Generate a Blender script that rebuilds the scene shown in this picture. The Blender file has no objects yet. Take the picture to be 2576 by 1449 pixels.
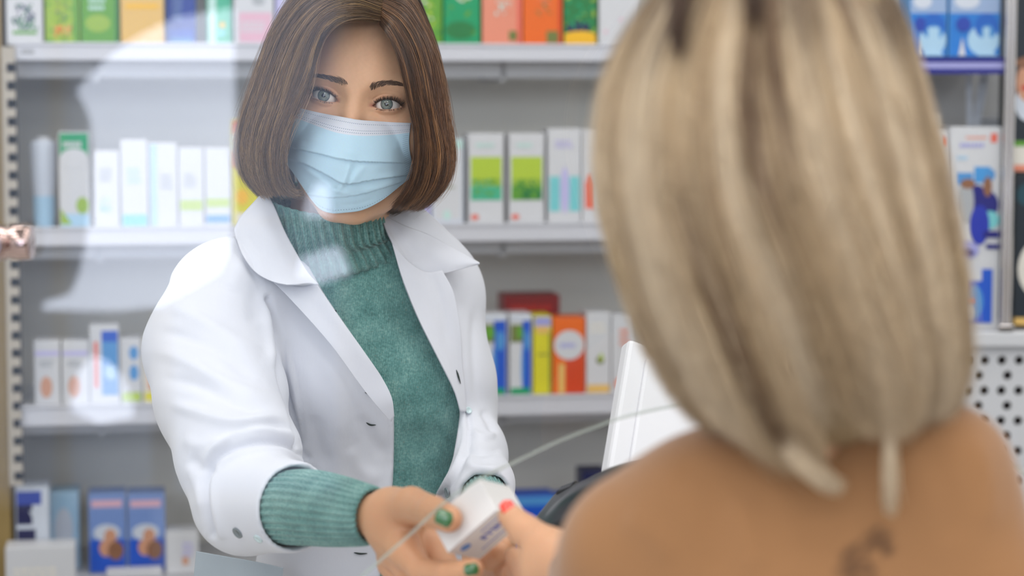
import bpy, bmesh, math, random
import numpy as np
from mathutils import Vector, Matrix, Euler

random.seed(7)
RNG = np.random.default_rng(11)
scene = bpy.context.scene
COL = scene.collection

# ------------------------------------------------------------------ camera
FPX = 2576 * 80 / 36.0
PITCH = math.radians(5.0)
CAM = np.array([0.0, 0.0, 1.55])
AX_R = np.array([1.0, 0.0, 0.0])
AX_F = np.array([0.0, math.cos(PITCH), -math.sin(PITCH)])
AX_U = np.array([0.0, math.sin(PITCH), math.cos(PITCH)])
cam_data = bpy.data.cameras.new('camera')
cam = bpy.data.objects.new('camera', cam_data)
COL.objects.link(cam)
cam.location = CAM
cam.rotation_euler = (math.pi / 2 - PITCH, 0, 0)
cam_data.sensor_width = 36
cam_data.lens = 80
cam_data.clip_start = 0.02
cam_data.dof.use_dof = True
cam_data.dof.focus_distance = 2.11
cam_data.dof.aperture_fstop = 3.5
cam_data.dof.aperture_blades = 0
scene.camera = cam

# ------------------------------------------------------------------ world, exposure, lamps
world = bpy.data.worlds.new('world')
scene.world = world
world.use_nodes = True
world.node_tree.nodes['Background'].inputs[0].default_value = (0.75, 0.87, 1.0, 1)
world.node_tree.nodes['Background'].inputs[1].default_value = 1.0
vs = scene.view_settings
vs.view_transform = 'Standard'
vs.look = 'None'
vs.gamma = 1.0
vs.use_curve_mapping = False
vs.exposure = 0.0
scene.cycles.use_denoising = True
scene.cycles.max_bounces = 6
scene.cycles.use_adaptive_sampling = True
scene.cycles.adaptive_threshold = 0.02
scene.cycles.transparent_max_bounces = 16
scene.cycles.caustics_reflective = False
scene.cycles.caustics_refractive = False
scene.cycles.sample_clamp_indirect = 6.0


def area_light(name, loc, rot, sx, sy, power, color=(1, 1, 1)):
    l = bpy.data.lights.new(name, 'AREA')
    l.shape = 'RECTANGLE'
    l.size, l.size_y = sx, sy
    l.energy = power
    l.color = color
    o = bpy.data.objects.new(name, l)
    COL.objects.link(o)
    o.location = loc
    o.rotation_euler = rot
    return o


# one lamp just under each ceiling light panel of the shop, an added high shelf fill, daylight through the shop window behind the customer
CEILING_Z = 2.95
PANELS = [(-1.3, 0.55), (0.0, 0.55), (1.3, 0.55), (-1.3, 1.55), (0.0, 1.55), (1.3, 1.55), (-0.9, 2.45), (0.5, 2.45), (1.7, 2.45),
          (-1.3, -0.9), (0.0, -0.9), (1.3, -0.9)]
LAMP_POWER = 4.6
for i_, (lx, ly) in enumerate(PANELS):
    area_light('ceiling_lamp', (lx, ly, CEILING_Z - 0.06), (0, 0, 0), 0.56, 0.56, LAMP_POWER * (1.9 if ly < 0 else 1.25 if ly < 1 else 0.9), (1.0, 0.985, 0.975))
area_light('transom_fill', (0.15, -2.44, 2.38), (math.radians(84), 0, 0), 4.1, 0.75, 46, (0.93, 0.96, 1.0))  # fill lamp added to send level light into the shelves
area_light('window_daylight', (-1.2, -2.44, 1.2), (math.radians(90), 0, 0), 1.4, 1.3, 1.2, (0.86, 0.93, 1.0))

# ------------------------------------------------------------------ helpers: picture point + distance -> place


def P(px, py, d):
    """the place seen at picture point (px, py) at distance d in front of the camera"""
    px, py, d = np.asarray(px, float), np.asarray(py, float), np.asarray(d, float)
    x = (px - 1288.0) / FPX * d
    z = (724.5 - py) / FPX * d
    return CAM + x[..., None] * AX_R + z[..., None] * AX_U + d[..., None] * AX_F


def M(px, py, d):
    """the same in millimetres along the camera's axes (x right, y away, z up): the frame people are modelled in"""
    px, py, d = np.asarray(px, float), np.asarray(py, float), np.asarray(d, float) * 1000.0
    return np.stack([(px - 1288.0) / FPX * d, d + 0 * px, (724.5 - py) / FPX * d], -1)


def W(m):
    """millimetres along the camera's axes -> world metres"""
    m = np.asarray(m, float) / 1000.0
    return CAM + m[..., 0:1] * AX_R + m[..., 1:2] * AX_F + m[..., 2:3] * AX_U


def PX(m):
    m = np.asarray(m, float)
    return 1288.0 + m[..., 0] / m[..., 1] * FPX, 724.5 - m[..., 2] / m[..., 1] * FPX


# ------------------------------------------------------------------ helpers: materials
def lin(c):
    """sRGB 0-255 -> linear"""
    out = []
    for v in c[:3]:
        v = v / 255.0
        out.append(v / 12.92 if v <= 0.04045 else ((v + 0.055) / 1.055) ** 2.4)
    return tuple(out)


def new_mat(name):
    m = bpy.data.materials.new(name)
    m.use_nodes = True
    nt = m.node_tree
    return m, nt, nt.nodes['Principled BSDF']


def mat(name, rgb, rough=0.5, metal=0.0, spec=0.5, sheen=0.0, coat=0.0, sss=0.0, sss_r=(0.012, 0.005, 0.003), bump=None, vary=0.0, vary_scale=20.0, emit=None):
    m, nt, b = new_mat(name)
    c = lin(rgb)
    b.inputs['Base Color'].default_value = (*c, 1)
    b.inputs['Roughness'].default_value = rough
    b.inputs['Metallic'].default_value = metal
    b.inputs['Specular IOR Level'].default_value = spec
    if sheen:
        b.inputs['Sheen Weight'].default_value = sheen
        b.inputs['Sheen Roughness'].default_value = 0.6
    if coat:
        b.inputs['Coat Weight'].default_value = coat
        b.inputs['Coat Roughness'].default_value = 0.08
    if sss:
        b.inputs['Subsurface Weight'].default_value = sss
        b.inputs['Subsurface Radius'].default_value = (1, 0.4, 0.25)
        b.inputs['Subsurface Scale'].default_value = sss_r[0]
    if emit:
        b.inputs['Emission Color'].default_value = (*lin(emit[0]), 1)
        b.inputs['Emission Strength'].default_value = emit[1]
    tc = None
    if vary or bump:
        tc = nt.nodes.new('ShaderNodeTexCoord')
    if vary:
        n = nt.nodes.new('ShaderNodeTexNoise')
        n.inputs['Scale'].default_value = vary_scale
        n.inputs['Detail'].default_value = 4
        nt.links.new(tc.outputs['Object'], n.inputs['Vector'])
        mx = nt.nodes.new('ShaderNodeMix')
        mx.data_type = 'RGBA'
        mx.inputs[6].default_value = (*[v * (1 - vary) for v in c], 1)
        mx.inputs[7].default_value = (*[min(1, v * (1 + vary)) for v in c], 1)
        nt.links.new(n.outputs['Fac'], mx.inputs[0])
        nt.links.new(mx.outputs[2], b.inputs['Base Color'])
    if bump:
        n = nt.nodes.new('ShaderNodeTexNoise')
        n.inputs['Scale'].default_value = bump[0]
        n.inputs['Detail'].default_value = 3
        nt.links.new(tc.outputs['Object'], n.inputs['Vector'])
        bp = nt.nodes.new('ShaderNodeBump')
        bp.inputs['Strength'].default_value = bump[1]
        bp.inputs['Distance'].default_value = bump[2]
        nt.links.new(n.outputs['Fac'], bp.inputs['Height'])
        nt.links.new(bp.outputs['Normal'], b.inputs['Normal'])
    return m


def attr_mat(name, attr='Col', rough=0.45, spec=0.4, coat=0.0, sss=0.0):
    """colour of printed card, skin, hair: read from the mesh's own colour attribute"""
    m, nt, b = new_mat(name)
    a = nt.nodes.new('ShaderNodeAttribute')
    a.attribute_name = attr
    nt.links.new(a.outputs['Color'], b.inputs['Base Color'])
    b.inputs['Roughness'].default_value = rough
    b.inputs['Specular IOR Level'].default_value = spec
    if coat:
        b.inputs['Coat Weight'].default_value = coat
        b.inputs['Coat Roughness'].default_value = 0.12
    if sss:
        b.inputs['Subsurface Weight'].default_value = sss
        b.inputs['Subsurface Radius'].default_value = (1, 0.42, 0.28)
        b.inputs['Subsurface Scale'].default_value = 0.006
    return m


# ------------------------------------------------------------------ helpers: objects
def link(name, me, parent=None, m=None, smooth=False):
    o = bpy.data.objects.new(name, me)
    COL.objects.link(o)
    if parent is not None:
        o.parent = parent
        o.matrix_parent_inverse = Matrix.Identity(4)
        o.matrix_basis = parent_world(parent).inverted() if parent_world(parent) != Matrix.Identity(4) else Matrix.Identity(4)
    if m is not None:
        for mm in (m if isinstance(m, (list, tuple)) else [m]):
            me.materials.append(mm)
    if smooth:
        me.polygons.foreach_set('use_smooth', np.ones(len(me.polygons), bool))
    return o


def parent_world(o):
    mtx = o.matrix_basis.copy()
    p = o.parent
    while p is not None:
        mtx = p.matrix_basis @ mtx
        p = p.parent
    return mtx


def mesh_np(name, verts, faces, col=None):
    """verts (n,3) world metres; faces: array (m,4) / (m,3) or list of lists"""
    me = bpy.data.meshes.new(name)
    verts = np.asarray(verts, np.float32)
    if isinstance(faces, np.ndarray):
        me.vertices.add(len(verts))
        me.vertices.foreach_set('co', verts.ravel())
        k = faces.shape[1]
        me.loops.add(faces.size)
        me.loops.foreach_set('vertex_index', faces.ravel().astype(np.int32))
        me.polygons.add(len(faces))
        me.polygons.foreach_set('loop_start', np.arange(0, faces.size, k, dtype=np.int32))
        me.update(calc_edges=True)
        me.validate()
    else:
        me.from_pydata([tuple(map(float, v)) for v in verts], [], [list(map(int, f)) for f in faces])
        me.update()
    if col is not None:
        a = me.color_attributes.new('Col', 'FLOAT_COLOR', 'POINT')
        c = np.ones((len(verts), 4), np.float32)
        c[:, :3] = col
        a.data.foreach_set('color', c.ravel())
    return me


def tag(o, label=None, cat=None, group=None, kind=None):
    if label:
        o['label'] = label
    if cat:
        o['category'] = cat
    if group:
        o['group'] = group
    if kind:
        o['kind'] = kind
    return o


def empty(name, loc, label, cat, group=None):
    o = bpy.data.objects.new(name, None)
    COL.objects.link(o)
    o.location = loc
    o.empty_display_size = 0.05
    return tag(o, label, cat, group)


class MB:
    """collects boxes, tubes and polygons with a colour each; build() links them as one mesh"""

    def __init__(self, frame=None):
        self.v, self.f, self.c, self.mi = [], [], [], []
        self.fr = frame

    def add(self, verts, faces, col=(1, 1, 1), mi=0):
        n = len(self.v)
        self.v += [tuple(map(float, p)) for p in verts]
        for f in faces:
            self.f.append([n + int(i) for i in f])
            self.c.append(col)
            self.mi.append(mi)

    def box(self, x0, x1, y0, y1, z0, z1, col=(1, 1, 1), mi=0):
        v = [(x0, y0, z0), (x1, y0, z0), (x1, y1, z0), (x0, y1, z0), (x0, y0, z1), (x1, y0, z1), (x1, y1, z1), (x0, y1, z1)]
        self.add(v, [(0, 3, 2, 1), (4, 5, 6, 7), (0, 1, 5, 4), (1, 2, 6, 5), (2, 3, 7, 6), (3, 0, 4, 7)], col, mi)

    def bbox(self, x0, x1, y0, y1, z0, z1, b=0.001, col=(1, 1, 1), mi=0):
        """box with small chamfers on all edges"""
        bm = bmesh.new()
        bmesh.ops.create_cube(bm, size=1.0)
        for v in bm.verts:
            v.co = Vector(((x0 + x1) / 2 + v.co.x * (x1 - x0), (y0 + y1) / 2 + v.co.y * (y1 - y0), (z0 + z1) / 2 + v.co.z * (z1 - z0)))
        bmesh.ops.bevel(bm, geom=list(bm.edges), offset=b, segments=2, affect='EDGES', profile=0.5)
        bm.verts.index_update()
        self.add([v.co[:] for v in bm.verts], [[v.index for v in f.verts] for f in bm.faces], col, mi)
        bm.free()

    def poly_y(self, pts, y, col, mi=0):
        """flat polygon facing -y: pts (x, z)"""
        self.add([(x, y, z) for x, z in pts], [list(range(len(pts)))], col, mi)

    def rect(self, x0, x1, z0, z1, y, col, mi=0):
        self.poly_y([(x0, z0), (x1, z0), (x1, z1), (x0, z1)], y, col, mi)

    def ell(self, cx, cz, rx, rz, y, col, n=24, mi=0):
        self.poly_y([(cx + rx * math.cos(2 * math.pi * i / n), cz + rz * math.sin(2 * math.pi * i / n)) for i in range(n)], y, col, mi)

    def tube(self, pts, r, n=10, col=(1, 1, 1), mi=0, caps=True):
        pts = np.asarray(pts, float)
        k = len(pts)
        r = np.broadcast_to(np.asarray(r, float), (k,))
        v, f = tube_geo(pts, r, n)
        self.add(v, f.tolist(), col, mi)
        if caps:
            self.add(v[:n], [list(range(n - 1, -1, -1))], col, mi)
            self.add(v[-n:], [list(range(n))], col, mi)

    def mesh(self, name):
        me = bpy.data.meshes.new(name)
        v = self.v
        if self.fr is not None:
            v = [tuple(self.fr(p)) for p in v]
        me.from_pydata(v, [], self.f)
        me.update()
        a = me.color_attributes.new('Col', 'FLOAT_COLOR', 'CORNER')
        cc = []
        for f, c in zip(self.f, self.c):
            cc += [(*c, 1.0)] * len(f)
        a.data.foreach_set('color', np.asarray(cc, np.float32).ravel())
        me.polygons.foreach_set('material_index', np.asarray(self.mi, np.int32))
        return me

    def build(self, name, m, parent=None, smooth=False):
        return link(name, self.mesh(name), parent, m, smooth)


def tube_geo(pts, r, n):
    k = len(pts)
    t = np.gradient(pts, axis=0)
    t /= np.maximum(np.linalg.norm(t, axis=1, keepdims=True), 1e-12)
    up = np.array([0.0, 0.0, 1.0])
    if abs(t[0] @ up) > 0.9:
        up = np.array([0.0, 1.0, 0.0])
    a = np.zeros_like(t)
    cur = up
    for i in range(k):
        cur = cur - (cur @ t[i]) * t[i]
        cur = cur / max(np.linalg.norm(cur), 1e-9)
        a[i] = cur
    b = np.cross(t, a)
    ang = np.arange(n) * 2 * math.pi / n
    v = pts[:, None, :] + r[:, None, None] * (np.cos(ang)[None, :, None] * a[:, None, :] + np.sin(ang)[None, :, None] * b[:, None, :])
    v = v.reshape(-1, 3)
    i = np.arange(k - 1)[:, None]
    j = np.arange(n)[None, :]
    f = np.stack([i * n + j, i * n + (j + 1) % n, (i + 1) * n + (j + 1) % n, (i + 1) * n + j], -1).reshape(-1, 4)
    return v, f


def spline(pts, n):
    """Catmull-Rom through pts (k, dim), n samples evenly in arc length"""
    p = np.asarray(pts, float)
    k = len(p)
    if k == 2:
        t = np.linspace(0, 1, n)[:, None]
        return p[0] * (1 - t) + p[1] * t
    q = np.vstack([2 * p[0] - p[1], p, 2 * p[-1] - p[-2]])
    out = []
    m = 12
    for i in range(k - 1):
        t = np.linspace(0, 1, m, endpoint=False)[:, None]
        a, b, c, d = q[i], q[i + 1], q[i + 2], q[i + 3]
        out.append(0.5 * ((2 * b) + (c - a) * t + (2 * a - 5 * b + 4 * c - d) * t ** 2 + (3 * b - a - 3 * c + d) * t ** 3))
    out = np.vstack(out + [p[-1:]])
    s = np.concatenate([[0], np.cumsum(np.linalg.norm(np.diff(out, axis=0), axis=1))])
    u = np.linspace(0, s[-1], n)
    return np.stack([np.interp(u, s, out[:, j]) for j in range(out.shape[1])], -1)


# ------------------------------------------------------------------ helpers: solid modelling with distance fields
def ax(p):
    return p[..., 0], p[..., 1], p[..., 2]


def rc(p, a, b, ra, rb):
    a = np.asarray(a, np.float32)
    b = np.asarray(b, np.float32)
    ba = b - a
    pa = p - a
    t = np.clip((pa @ ba) / max(float(ba @ ba), 1e-9), 0, 1)
    q = pa - t[..., None] * ba
    return np.sqrt((q * q).sum(-1)) - (ra + (rb - ra) * t)


def chain(p, pts, k=6.0):
    """pts: list of (xyz, r)"""
    d = None
    for (a, ra), (b, rb) in zip(pts[:-1], pts[1:]):
        e = rc(p, a, b, ra, rb)
        d = e if d is None else smin(d, e, k)
    return d


def el(p, c, r, rot=None):
    q = p - np.asarray(c, np.float32)
    if rot is not None:
        q = q @ np.asarray(rot, np.float32)
    r = np.asarray(r, np.float32)
    k0 = np.sqrt(((q / r) ** 2).sum(-1))
    k1 = np.sqrt(((q / (r * r)) ** 2).sum(-1))
    return k0 * (k0 - 1.0) / np.maximum(k1, 1e-6)


def sp(p, c, r):
    q = p - np.asarray(c, np.float32)
    return np.sqrt((q * q).sum(-1)) - r


def smin(a, b, k):
    h = np.clip(0.5 + 0.5 * (b - a) / k, 0, 1)
    return b + (a - b) * h - k * h * (1 - h)


def smax(a, b, k):
    return -smin(-a, -b, k)


def poly_sd(px, py, poly):
    """signed distance to a polygon in the plane, negative inside"""
    poly = np.asarray(poly, float)
    d = np.full(px.shape, 1e18)
    inside = np.zeros(px.shape, bool)
    n = len(poly)
    for i in range(n):
        a, b = poly[i], poly[(i + 1) % n]
        e = b - a
        wx, wy = px - a[0], py - a[1]
        t = np.clip((wx * e[0] + wy * e[1]) / (e @ e), 0, 1)
        d = np.minimum(d, (wx - t * e[0]) ** 2 + (wy - t * e[1]) ** 2)
        c = ((a[1] <= py) & (b[1] > py)) | ((b[1] <= py) & (a[1] > py))
        xx = a[0] + (py - a[1]) / (b[1] - a[1] if b[1] != a[1] else 1e-9) * e[0]
        inside ^= c & (px < xx)
    return np.where(inside, -1, 1) * np.sqrt(d)


def line_d(px, py, pts):
    """distance to an open polyline and the 0..1 position along it"""
    pts = np.asarray(pts, float)
    L = np.concatenate([[0], np.cumsum(np.linalg.norm(np.diff(pts, axis=0), axis=1))])
    best = np.full(px.shape, 1e18)
    pos = np.zeros(px.shape)
    for i in range(len(pts) - 1):
        a, b = pts[i], pts[i + 1]
        e = b - a
        wx, wy = px - a[0], py - a[1]
        t = np.clip((wx * e[0] + wy * e[1]) / max(e @ e, 1e-9), 0, 1)
        dd = (wx - t * e[0]) ** 2 + (wy - t * e[1]) ** 2
        m = dd < best
        best = np.where(m, dd, best)
        pos = np.where(m, (L[i] + t * (L[i + 1] - L[i])) / L[-1], pos)
    return np.sqrt(best), pos


def nets(f, lo, hi, h):
    """surface nets of f < 0 over the box lo..hi with cells of h: verts, quads"""
    lo = np.asarray(lo, np.float32)
    n = np.ceil((np.asarray(hi) - lo) / h).astype(int) + 1
    g = [lo[i] + h * np.arange(n[i], dtype=np.float32) for i in range(3)]
    F = np.empty(tuple(n), np.float32)
    step = max(1, int(1500000 / (n[1] * n[2])))
    for i0 in range(0, n[0], step):
        X, Y, Z = np.meshgrid(g[0][i0:i0 + step], g[1], g[2], indexing='ij')
        F[i0:i0 + step] = f(np.stack([X, Y, Z], -1))
    S = F < 0
    cs = tuple(n - 1)
    acc = np.zeros(cs + (3,), np.float32)
    cnt = np.zeros(cs, np.float32)

    def sl(a, di, dj, dk):
        return a[di:di + cs[0], dj:dj + cs[1], dk:dk + cs[2]]
    for axis in range(3):
        for u in (0, 1):
            for v in (0, 1):
                o0 = [0, 0, 0]
                oth = [a for a in range(3) if a != axis]
                o0[oth[0]], o0[oth[1]] = u, v
                o1 = list(o0)
                o1[axis] = 1
                s0, s1 = sl(S, *o0), sl(S, *o1)
                m = s0 != s1
                f0, f1 = sl(F, *o0)[m], sl(F, *o1)[m]
                t = f0 / (f0 - f1)
                off = np.zeros((m.sum(), 3), np.float32)
                off[:, oth[0]], off[:, oth[1]] = u, v
                off[:, axis] = t
                acc[m] += off
                cnt[m] += 1
    act = cnt > 0
    idx = np.full(cs, -1, np.int64)
    idx[act] = np.arange(act.sum())
    ijk = np.argwhere(act)
    verts = lo + h * (ijk + acc[act] / cnt[act][:, None])
    quads = []
    for axis in range(3):
        a1, a2 = [(1, 2), (2, 0), (0, 1)][axis]
        s0 = np.take(S, np.arange(n[axis] - 1), axis)
        s1 = np.take(S, np.arange(1, n[axis]), axis)
        m = s0 != s1
        # keep inner edges
        w = np.argwhere(m)
        ok = (w[:, a1] > 0) & (w[:, a2] > 0) & (w[:, a1] < n[a1] - 1) & (w[:, a2] < n[a2] - 1)
        w = w[ok]
        flip = s0[tuple(w.T)]

        def c(d1, d2):
            q = w.copy()
            q[:, a1] += d1
            q[:, a2] += d2
            return idx[tuple(q.T)]
        q = np.stack([c(-1, -1), c(0, -1), c(0, 0), c(-1, 0)], -1)
        q[~flip] = q[~flip][:, ::-1]
        quads.append(q)
    quads = np.vstack(quads)
    quads = quads[(quads >= 0).all(1)]
    return verts.astype(np.float64), quads


def relax(v, q, n=1, lam=0.5):
    """light Laplacian smoothing"""
    e = np.vstack([q[:, [0, 1]], q[:, [1, 2]], q[:, [2, 3]], q[:, [3, 0]]])
    for _ in range(n):
        s = np.zeros_like(v)
        c = np.zeros(len(v))
        for a, b in ((0, 1), (1, 0)):
            for j in range(3):
                s[:, j] += np.bincount(e[:, a], weights=v[e[:, b], j], minlength=len(v))
            c += np.bincount(e[:, a], minlength=len(v))
        v = v + lam * (s / np.maximum(c, 1)[:, None] - v)
    return v


def grad(f, v, e=0.6):
    g = np.zeros_like(v)
    for j in range(3):
        o = np.zeros(3)
        o[j] = e
        g[:, j] = f((v + o).astype(np.float32)) - f((v - o).astype(np.float32))
    return g / np.maximum(np.linalg.norm(g, axis=1, keepdims=True), 1e-9)


def march(f, px, py, d0, d1, n=60):
    """distance (mm) at which the view lines through picture points meet the surface of f; nan where they miss"""
    px = np.asarray(px, float)
    py = np.asarray(py, float)
    d = np.full(px.shape, d0 * 1000.0)
    for _ in range(n):
        m = M(px, py, d / 1000.0)
        s = f(m.astype(np.float32))
        d = np.minimum(d + np.maximum(s, 0) * 0.8 - 0.2 * (s < 0), d1 * 1000.0)
    return np.where(d >= d1 * 1000.0 - 1, np.nan, d)


def folds(v, nrm, strokes, front=True):
    """push cloth along its normal beside each drawn crease: (picture points, width px, height mm)"""
    px, py = PX(v)
    out = np.zeros(len(v))
    for s in strokes:
        pts, w, hgt = s[0], s[1], s[2]
        d, t = line_d(px, py, spline(pts, 4 * len(pts)) if len(pts) > 2 else pts)
        tap = np.clip(np.sin(np.clip(t, 0.02, 0.98) * math.pi) * 1.8, 0, 1) if len(s) < 4 else 1.0
        out += hgt * np.exp(-(d / w) ** 2) * tap
    if front:
        out *= np.clip(-nrm[:, 1] * 2 + 0.6, 0, 1)
    return v + out[:, None] * nrm


def grid_faces(nu, nv):
    i = np.arange(nu - 1)[:, None]
    j = np.arange(nv - 1)[None, :]
    return np.stack([i * nv + j, i * nv + j + 1, (i + 1) * nv + j + 1, (i + 1) * nv + j], -1).reshape(-1, 4)


def thick(o, t, off=-1.0):
    s = o.modifiers.new('thickness', 'SOLIDIFY')
    s.thickness = t
    s.offset = off
    return o


def subsurf(o, n=1):
    s = o.modifiers.new('smooth', 'SUBSURF')
    s.levels = n
    s.render_levels = n
    return o
# ================================================================== the room
M_WALL = mat('wall_paint', (226, 226, 224), 0.8, vary=0.03, vary_scale=3)
M_CEIL = mat('ceiling_paint', (232, 232, 230), 0.85, vary=0.02, vary_scale=4)
M_FLOOR = mat('floor_tile', (206, 203, 198), 0.35, vary=0.12, vary_scale=6)
M_WHITE = mat('white_powder_coat', (208, 208, 212), 0.45, vary=0.02, vary_scale=12)
M_BACKP = mat('grey_back_panel', (232, 230, 224), 0.6, vary=0.03, vary_scale=8)
M_CHROME = mat('chrome', (225, 220, 220), 0.07, metal=1.0)
M_CARD = attr_mat('printed_card', 'Col', 0.38, 0.4)
M_LAMP = mat('lamp_diffuser', (255, 253, 248), 0.5, emit=((255, 253, 248), 2.2))
M_SKYPANE = mat('daylight_pane', (200, 220, 255), 0.3, emit=((205, 224, 255), 0.16))

RX0, RX1, RY0, RY1 = -2.1, 2.4, -2.5, 3.75


def wall(name, x0, x1, y0, y1, z0, z1, m):
    b = MB()
    b.box(x0, x1, y0, y1, z0, z1)
    return tag(b.build(name, m), kind='structure')


wall('floor', RX0 - 0.1, RX1 + 0.1, RY0 - 0.1, RY1 + 0.1, -0.1, 0.0, M_FLOOR)
wall('ceiling', RX0 - 0.1, RX1 + 0.1, RY0 - 0.1, RY1 + 0.1, CEILING_Z, CEILING_Z + 0.1, M_CEIL)
wall('wall_left', RX0 - 0.1, RX0, RY0, RY1, 0, CEILING_Z, M_WALL)
wall('wall_right', RX1, RX1 + 0.1, RY0, RY1, 0, CEILING_Z, M_WALL)
wall('wall_back', RX0 - 0.1, RX1 + 0.1, RY1, RY1 + 0.1, 0, CEILING_Z, M_WALL)
# street side with a shop window opening and an opening added above for shelf fill
WX0, WX1, WZ0, WZ1 = -1.95, -0.42, 0.45, 1.92
TX0, TX1, TZ0, TZ1 = -1.95, 2.25, 1.98, 2.8
b = MB()
b.box(RX0 - 0.1, WX0, RY0 - 0.1, RY0, 0, TZ0)
b.box(WX1, RX1 + 0.1, RY0 - 0.1, RY0, 0, TZ0)
b.box(WX0, WX1, RY0 - 0.1, RY0, 0, WZ0)
b.box(WX0, WX1, RY0 - 0.1, RY0, WZ1, TZ0)
b.box(RX0 - 0.1, RX1 + 0.1, RY0 - 0.1, RY0, TZ1, CEILING_Z)
b.box(RX0 - 0.1, TX0, RY0 - 0.1, RY0, TZ0, TZ1)
b.box(TX1, RX1 + 0.1, RY0 - 0.1, RY0, TZ0, TZ1)
tag(b.build('wall_front', mat('dark_front_panelling', (92, 84, 78), 0.7, vary=0.1)), kind='structure')
b = MB()
for x in (WX0, (WX0 + WX1) / 2 - 0.02, WX1 - 0.04):
    b.box(x, x + 0.04, RY0 - 0.07, RY0 - 0.02, WZ0, WZ1)
for z in (WZ0, WZ1 - 0.04):
    b.box(WX0, WX1, RY0 - 0.07, RY0 - 0.02, z, z + 0.04)
win = tag(b.build('window_1', M_WHITE), kind='structure')
b = MB()
b.box(WX0 + 0.01, WX1 - 0.01, RY0 - 0.06, RY0 - 0.05, WZ0 + 0.01, WZ1 - 0.01)
b.build('window_pane', M_SKYPANE, win)
b = MB()
for k in range(5):
    x = TX0 + (TX1 - TX0 - 0.04) * k / 4
    b.box(x, x + 0.04, RY0 - 0.07, RY0 - 0.02, TZ0, TZ1)
for z in (TZ0, TZ1 - 0.04):
    b.box(TX0, TX1, RY0 - 0.07, RY0 - 0.02, z, z + 0.04)
fill_frame = tag(b.build('fill_opening', M_WHITE), kind='structure')  # frame of the opening added around the shelf fill
b = MB()
b.box(TX0 + 0.01, TX1 - 0.01, RY0 - 0.06, RY0 - 0.05, TZ0 + 0.01, TZ1 - 0.01)
b.build('window_pane', M_SKYPANE, fill_frame)
for lx, ly in PANELS:
    t = empty('ceiling_light', (lx, ly, CEILING_Z), 'square white ceiling light panel over the shop floor', 'ceiling light', 'square ceiling light panels')
    b = MB()
    for x0, x1, y0, y1 in ((-.31, -.28, -.31, .31), (.28, .31, -.31, .31), (-.28, .28, -.31, -.28), (-.28, .28, .28, .31)):
        b.box(lx + x0, lx + x1, ly + y0, ly + y1, CEILING_Z - 0.03, CEILING_Z)
    b.build('frame', M_WHITE, t)
    b = MB()
    b.box(lx - .28, lx + .28, ly - .28, ly + .28, CEILING_Z - 0.018, CEILING_Z - 0.008)
    b.build('diffuser', M_LAMP, t)

# ================================================================== the long shelf unit behind the pharmacist
SO = np.array([-0.612, 2.936, 0.0])
SY = math.radians(9.05)
SE1 = np.array([math.cos(SY), math.sin(SY), 0.0])
SE2 = np.array([-math.sin(SY), math.cos(SY), 0.0])


def sfr(p):
    return SO + p[0] * SE1 + p[1] * SE2 + np.array([0, 0, p[2]])


def S(px, py, t=0.0):
    """picture point -> (s, z) on the plane a distance t behind the shelf fronts"""
    r = (px - 1288.0) / FPX * AX_R + (724.5 - py) / FPX * AX_U + AX_F
    o = SO + t * SE2
    k = ((o - CAM) @ SE2) / (r @ SE2)
    p = CAM + k * r
    return float((p - SO) @ SE1), float(p[2])


SH_S0 = S(42, 600)[0]
SH_S1 = S(1780, 600)[0]
SHELF_D = 0.25
LIPS = [(S(100, 106)[1], S(100, 152)[1]), (S(100, 571)[1], S(100, 619)[1]), (S(100, 1019)[1], S(100, 1072)[1])]
dz = LIPS[1][0] - LIPS[2][0]
LIPS.append((LIPS[2][0] - dz, LIPS[2][1] - dz))
LIPS.insert(0, (LIPS[0][0] + dz + 0.02, LIPS[0][1] + dz + 0.02))
unit = empty('shelf_unit', sfr((0.4, 0.2, 0)), 'long white pharmacy shelf unit with rows of medicine cartons, behind the pharmacist', 'shelf unit')
b = MB(sfr)
b.box(SH_S0 - 0.02, SH_S1, SHELF_D, SHELF_D + 0.012, 0.08, 2.25)
b.build('back_panel', M_BACKP, unit)
b = MB(sfr)
b.bbox(SH_S0 - 0.02, SH_S1, 0.03, SHELF_D + 0.01, 0.0, 0.1, 0.003)
b.build('plinth', M_WHITE, unit)
M_RAIL = mat('price_rail', (206, 206, 214), 0.3, coat=0.3)
for zt, zb in LIPS:
    b = MB(sfr)
    b.bbox(SH_S0, SH_S1, 0.004, SHELF_D, zt - 0.016, zt - 0.004, 0.002)
    b.box(SH_S0, SH_S1, 0.05, 0.06, zt - 0.045, zt - 0.016)
    for k in range(4):
        s = SH_S0 + 0.1 + k * 0.27
        b.box(s, s + 0.006, 0.05, SHELF_D, zt - 0.05, zt - 0.016)
    sh = b.build('shelf', M_WHITE, unit)
    b = MB(sfr)
    b.bbox(SH_S0, SH_S1, -0.004, 0.004, zb, zt, 0.0015)
    b.bbox(SH_S0, SH_S1, -0.006, 0.006, zt - 0.004, zt, 0.001)
    rl = b.build('price_rail', M_RAIL, sh)
# small printed price mark on the top rail
s0, z0 = S(56, 132)
b = MB(sfr)
for k in range(4):
    b.box(s0 + k * 0.004, s0 + k * 0.004 + 0.0026, -0.0046, -0.004, z0 - 0.002, z0 + 0.004)
b.build('price_mark', mat('grey_ink', (150, 150, 152), 0.6), unit)
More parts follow.
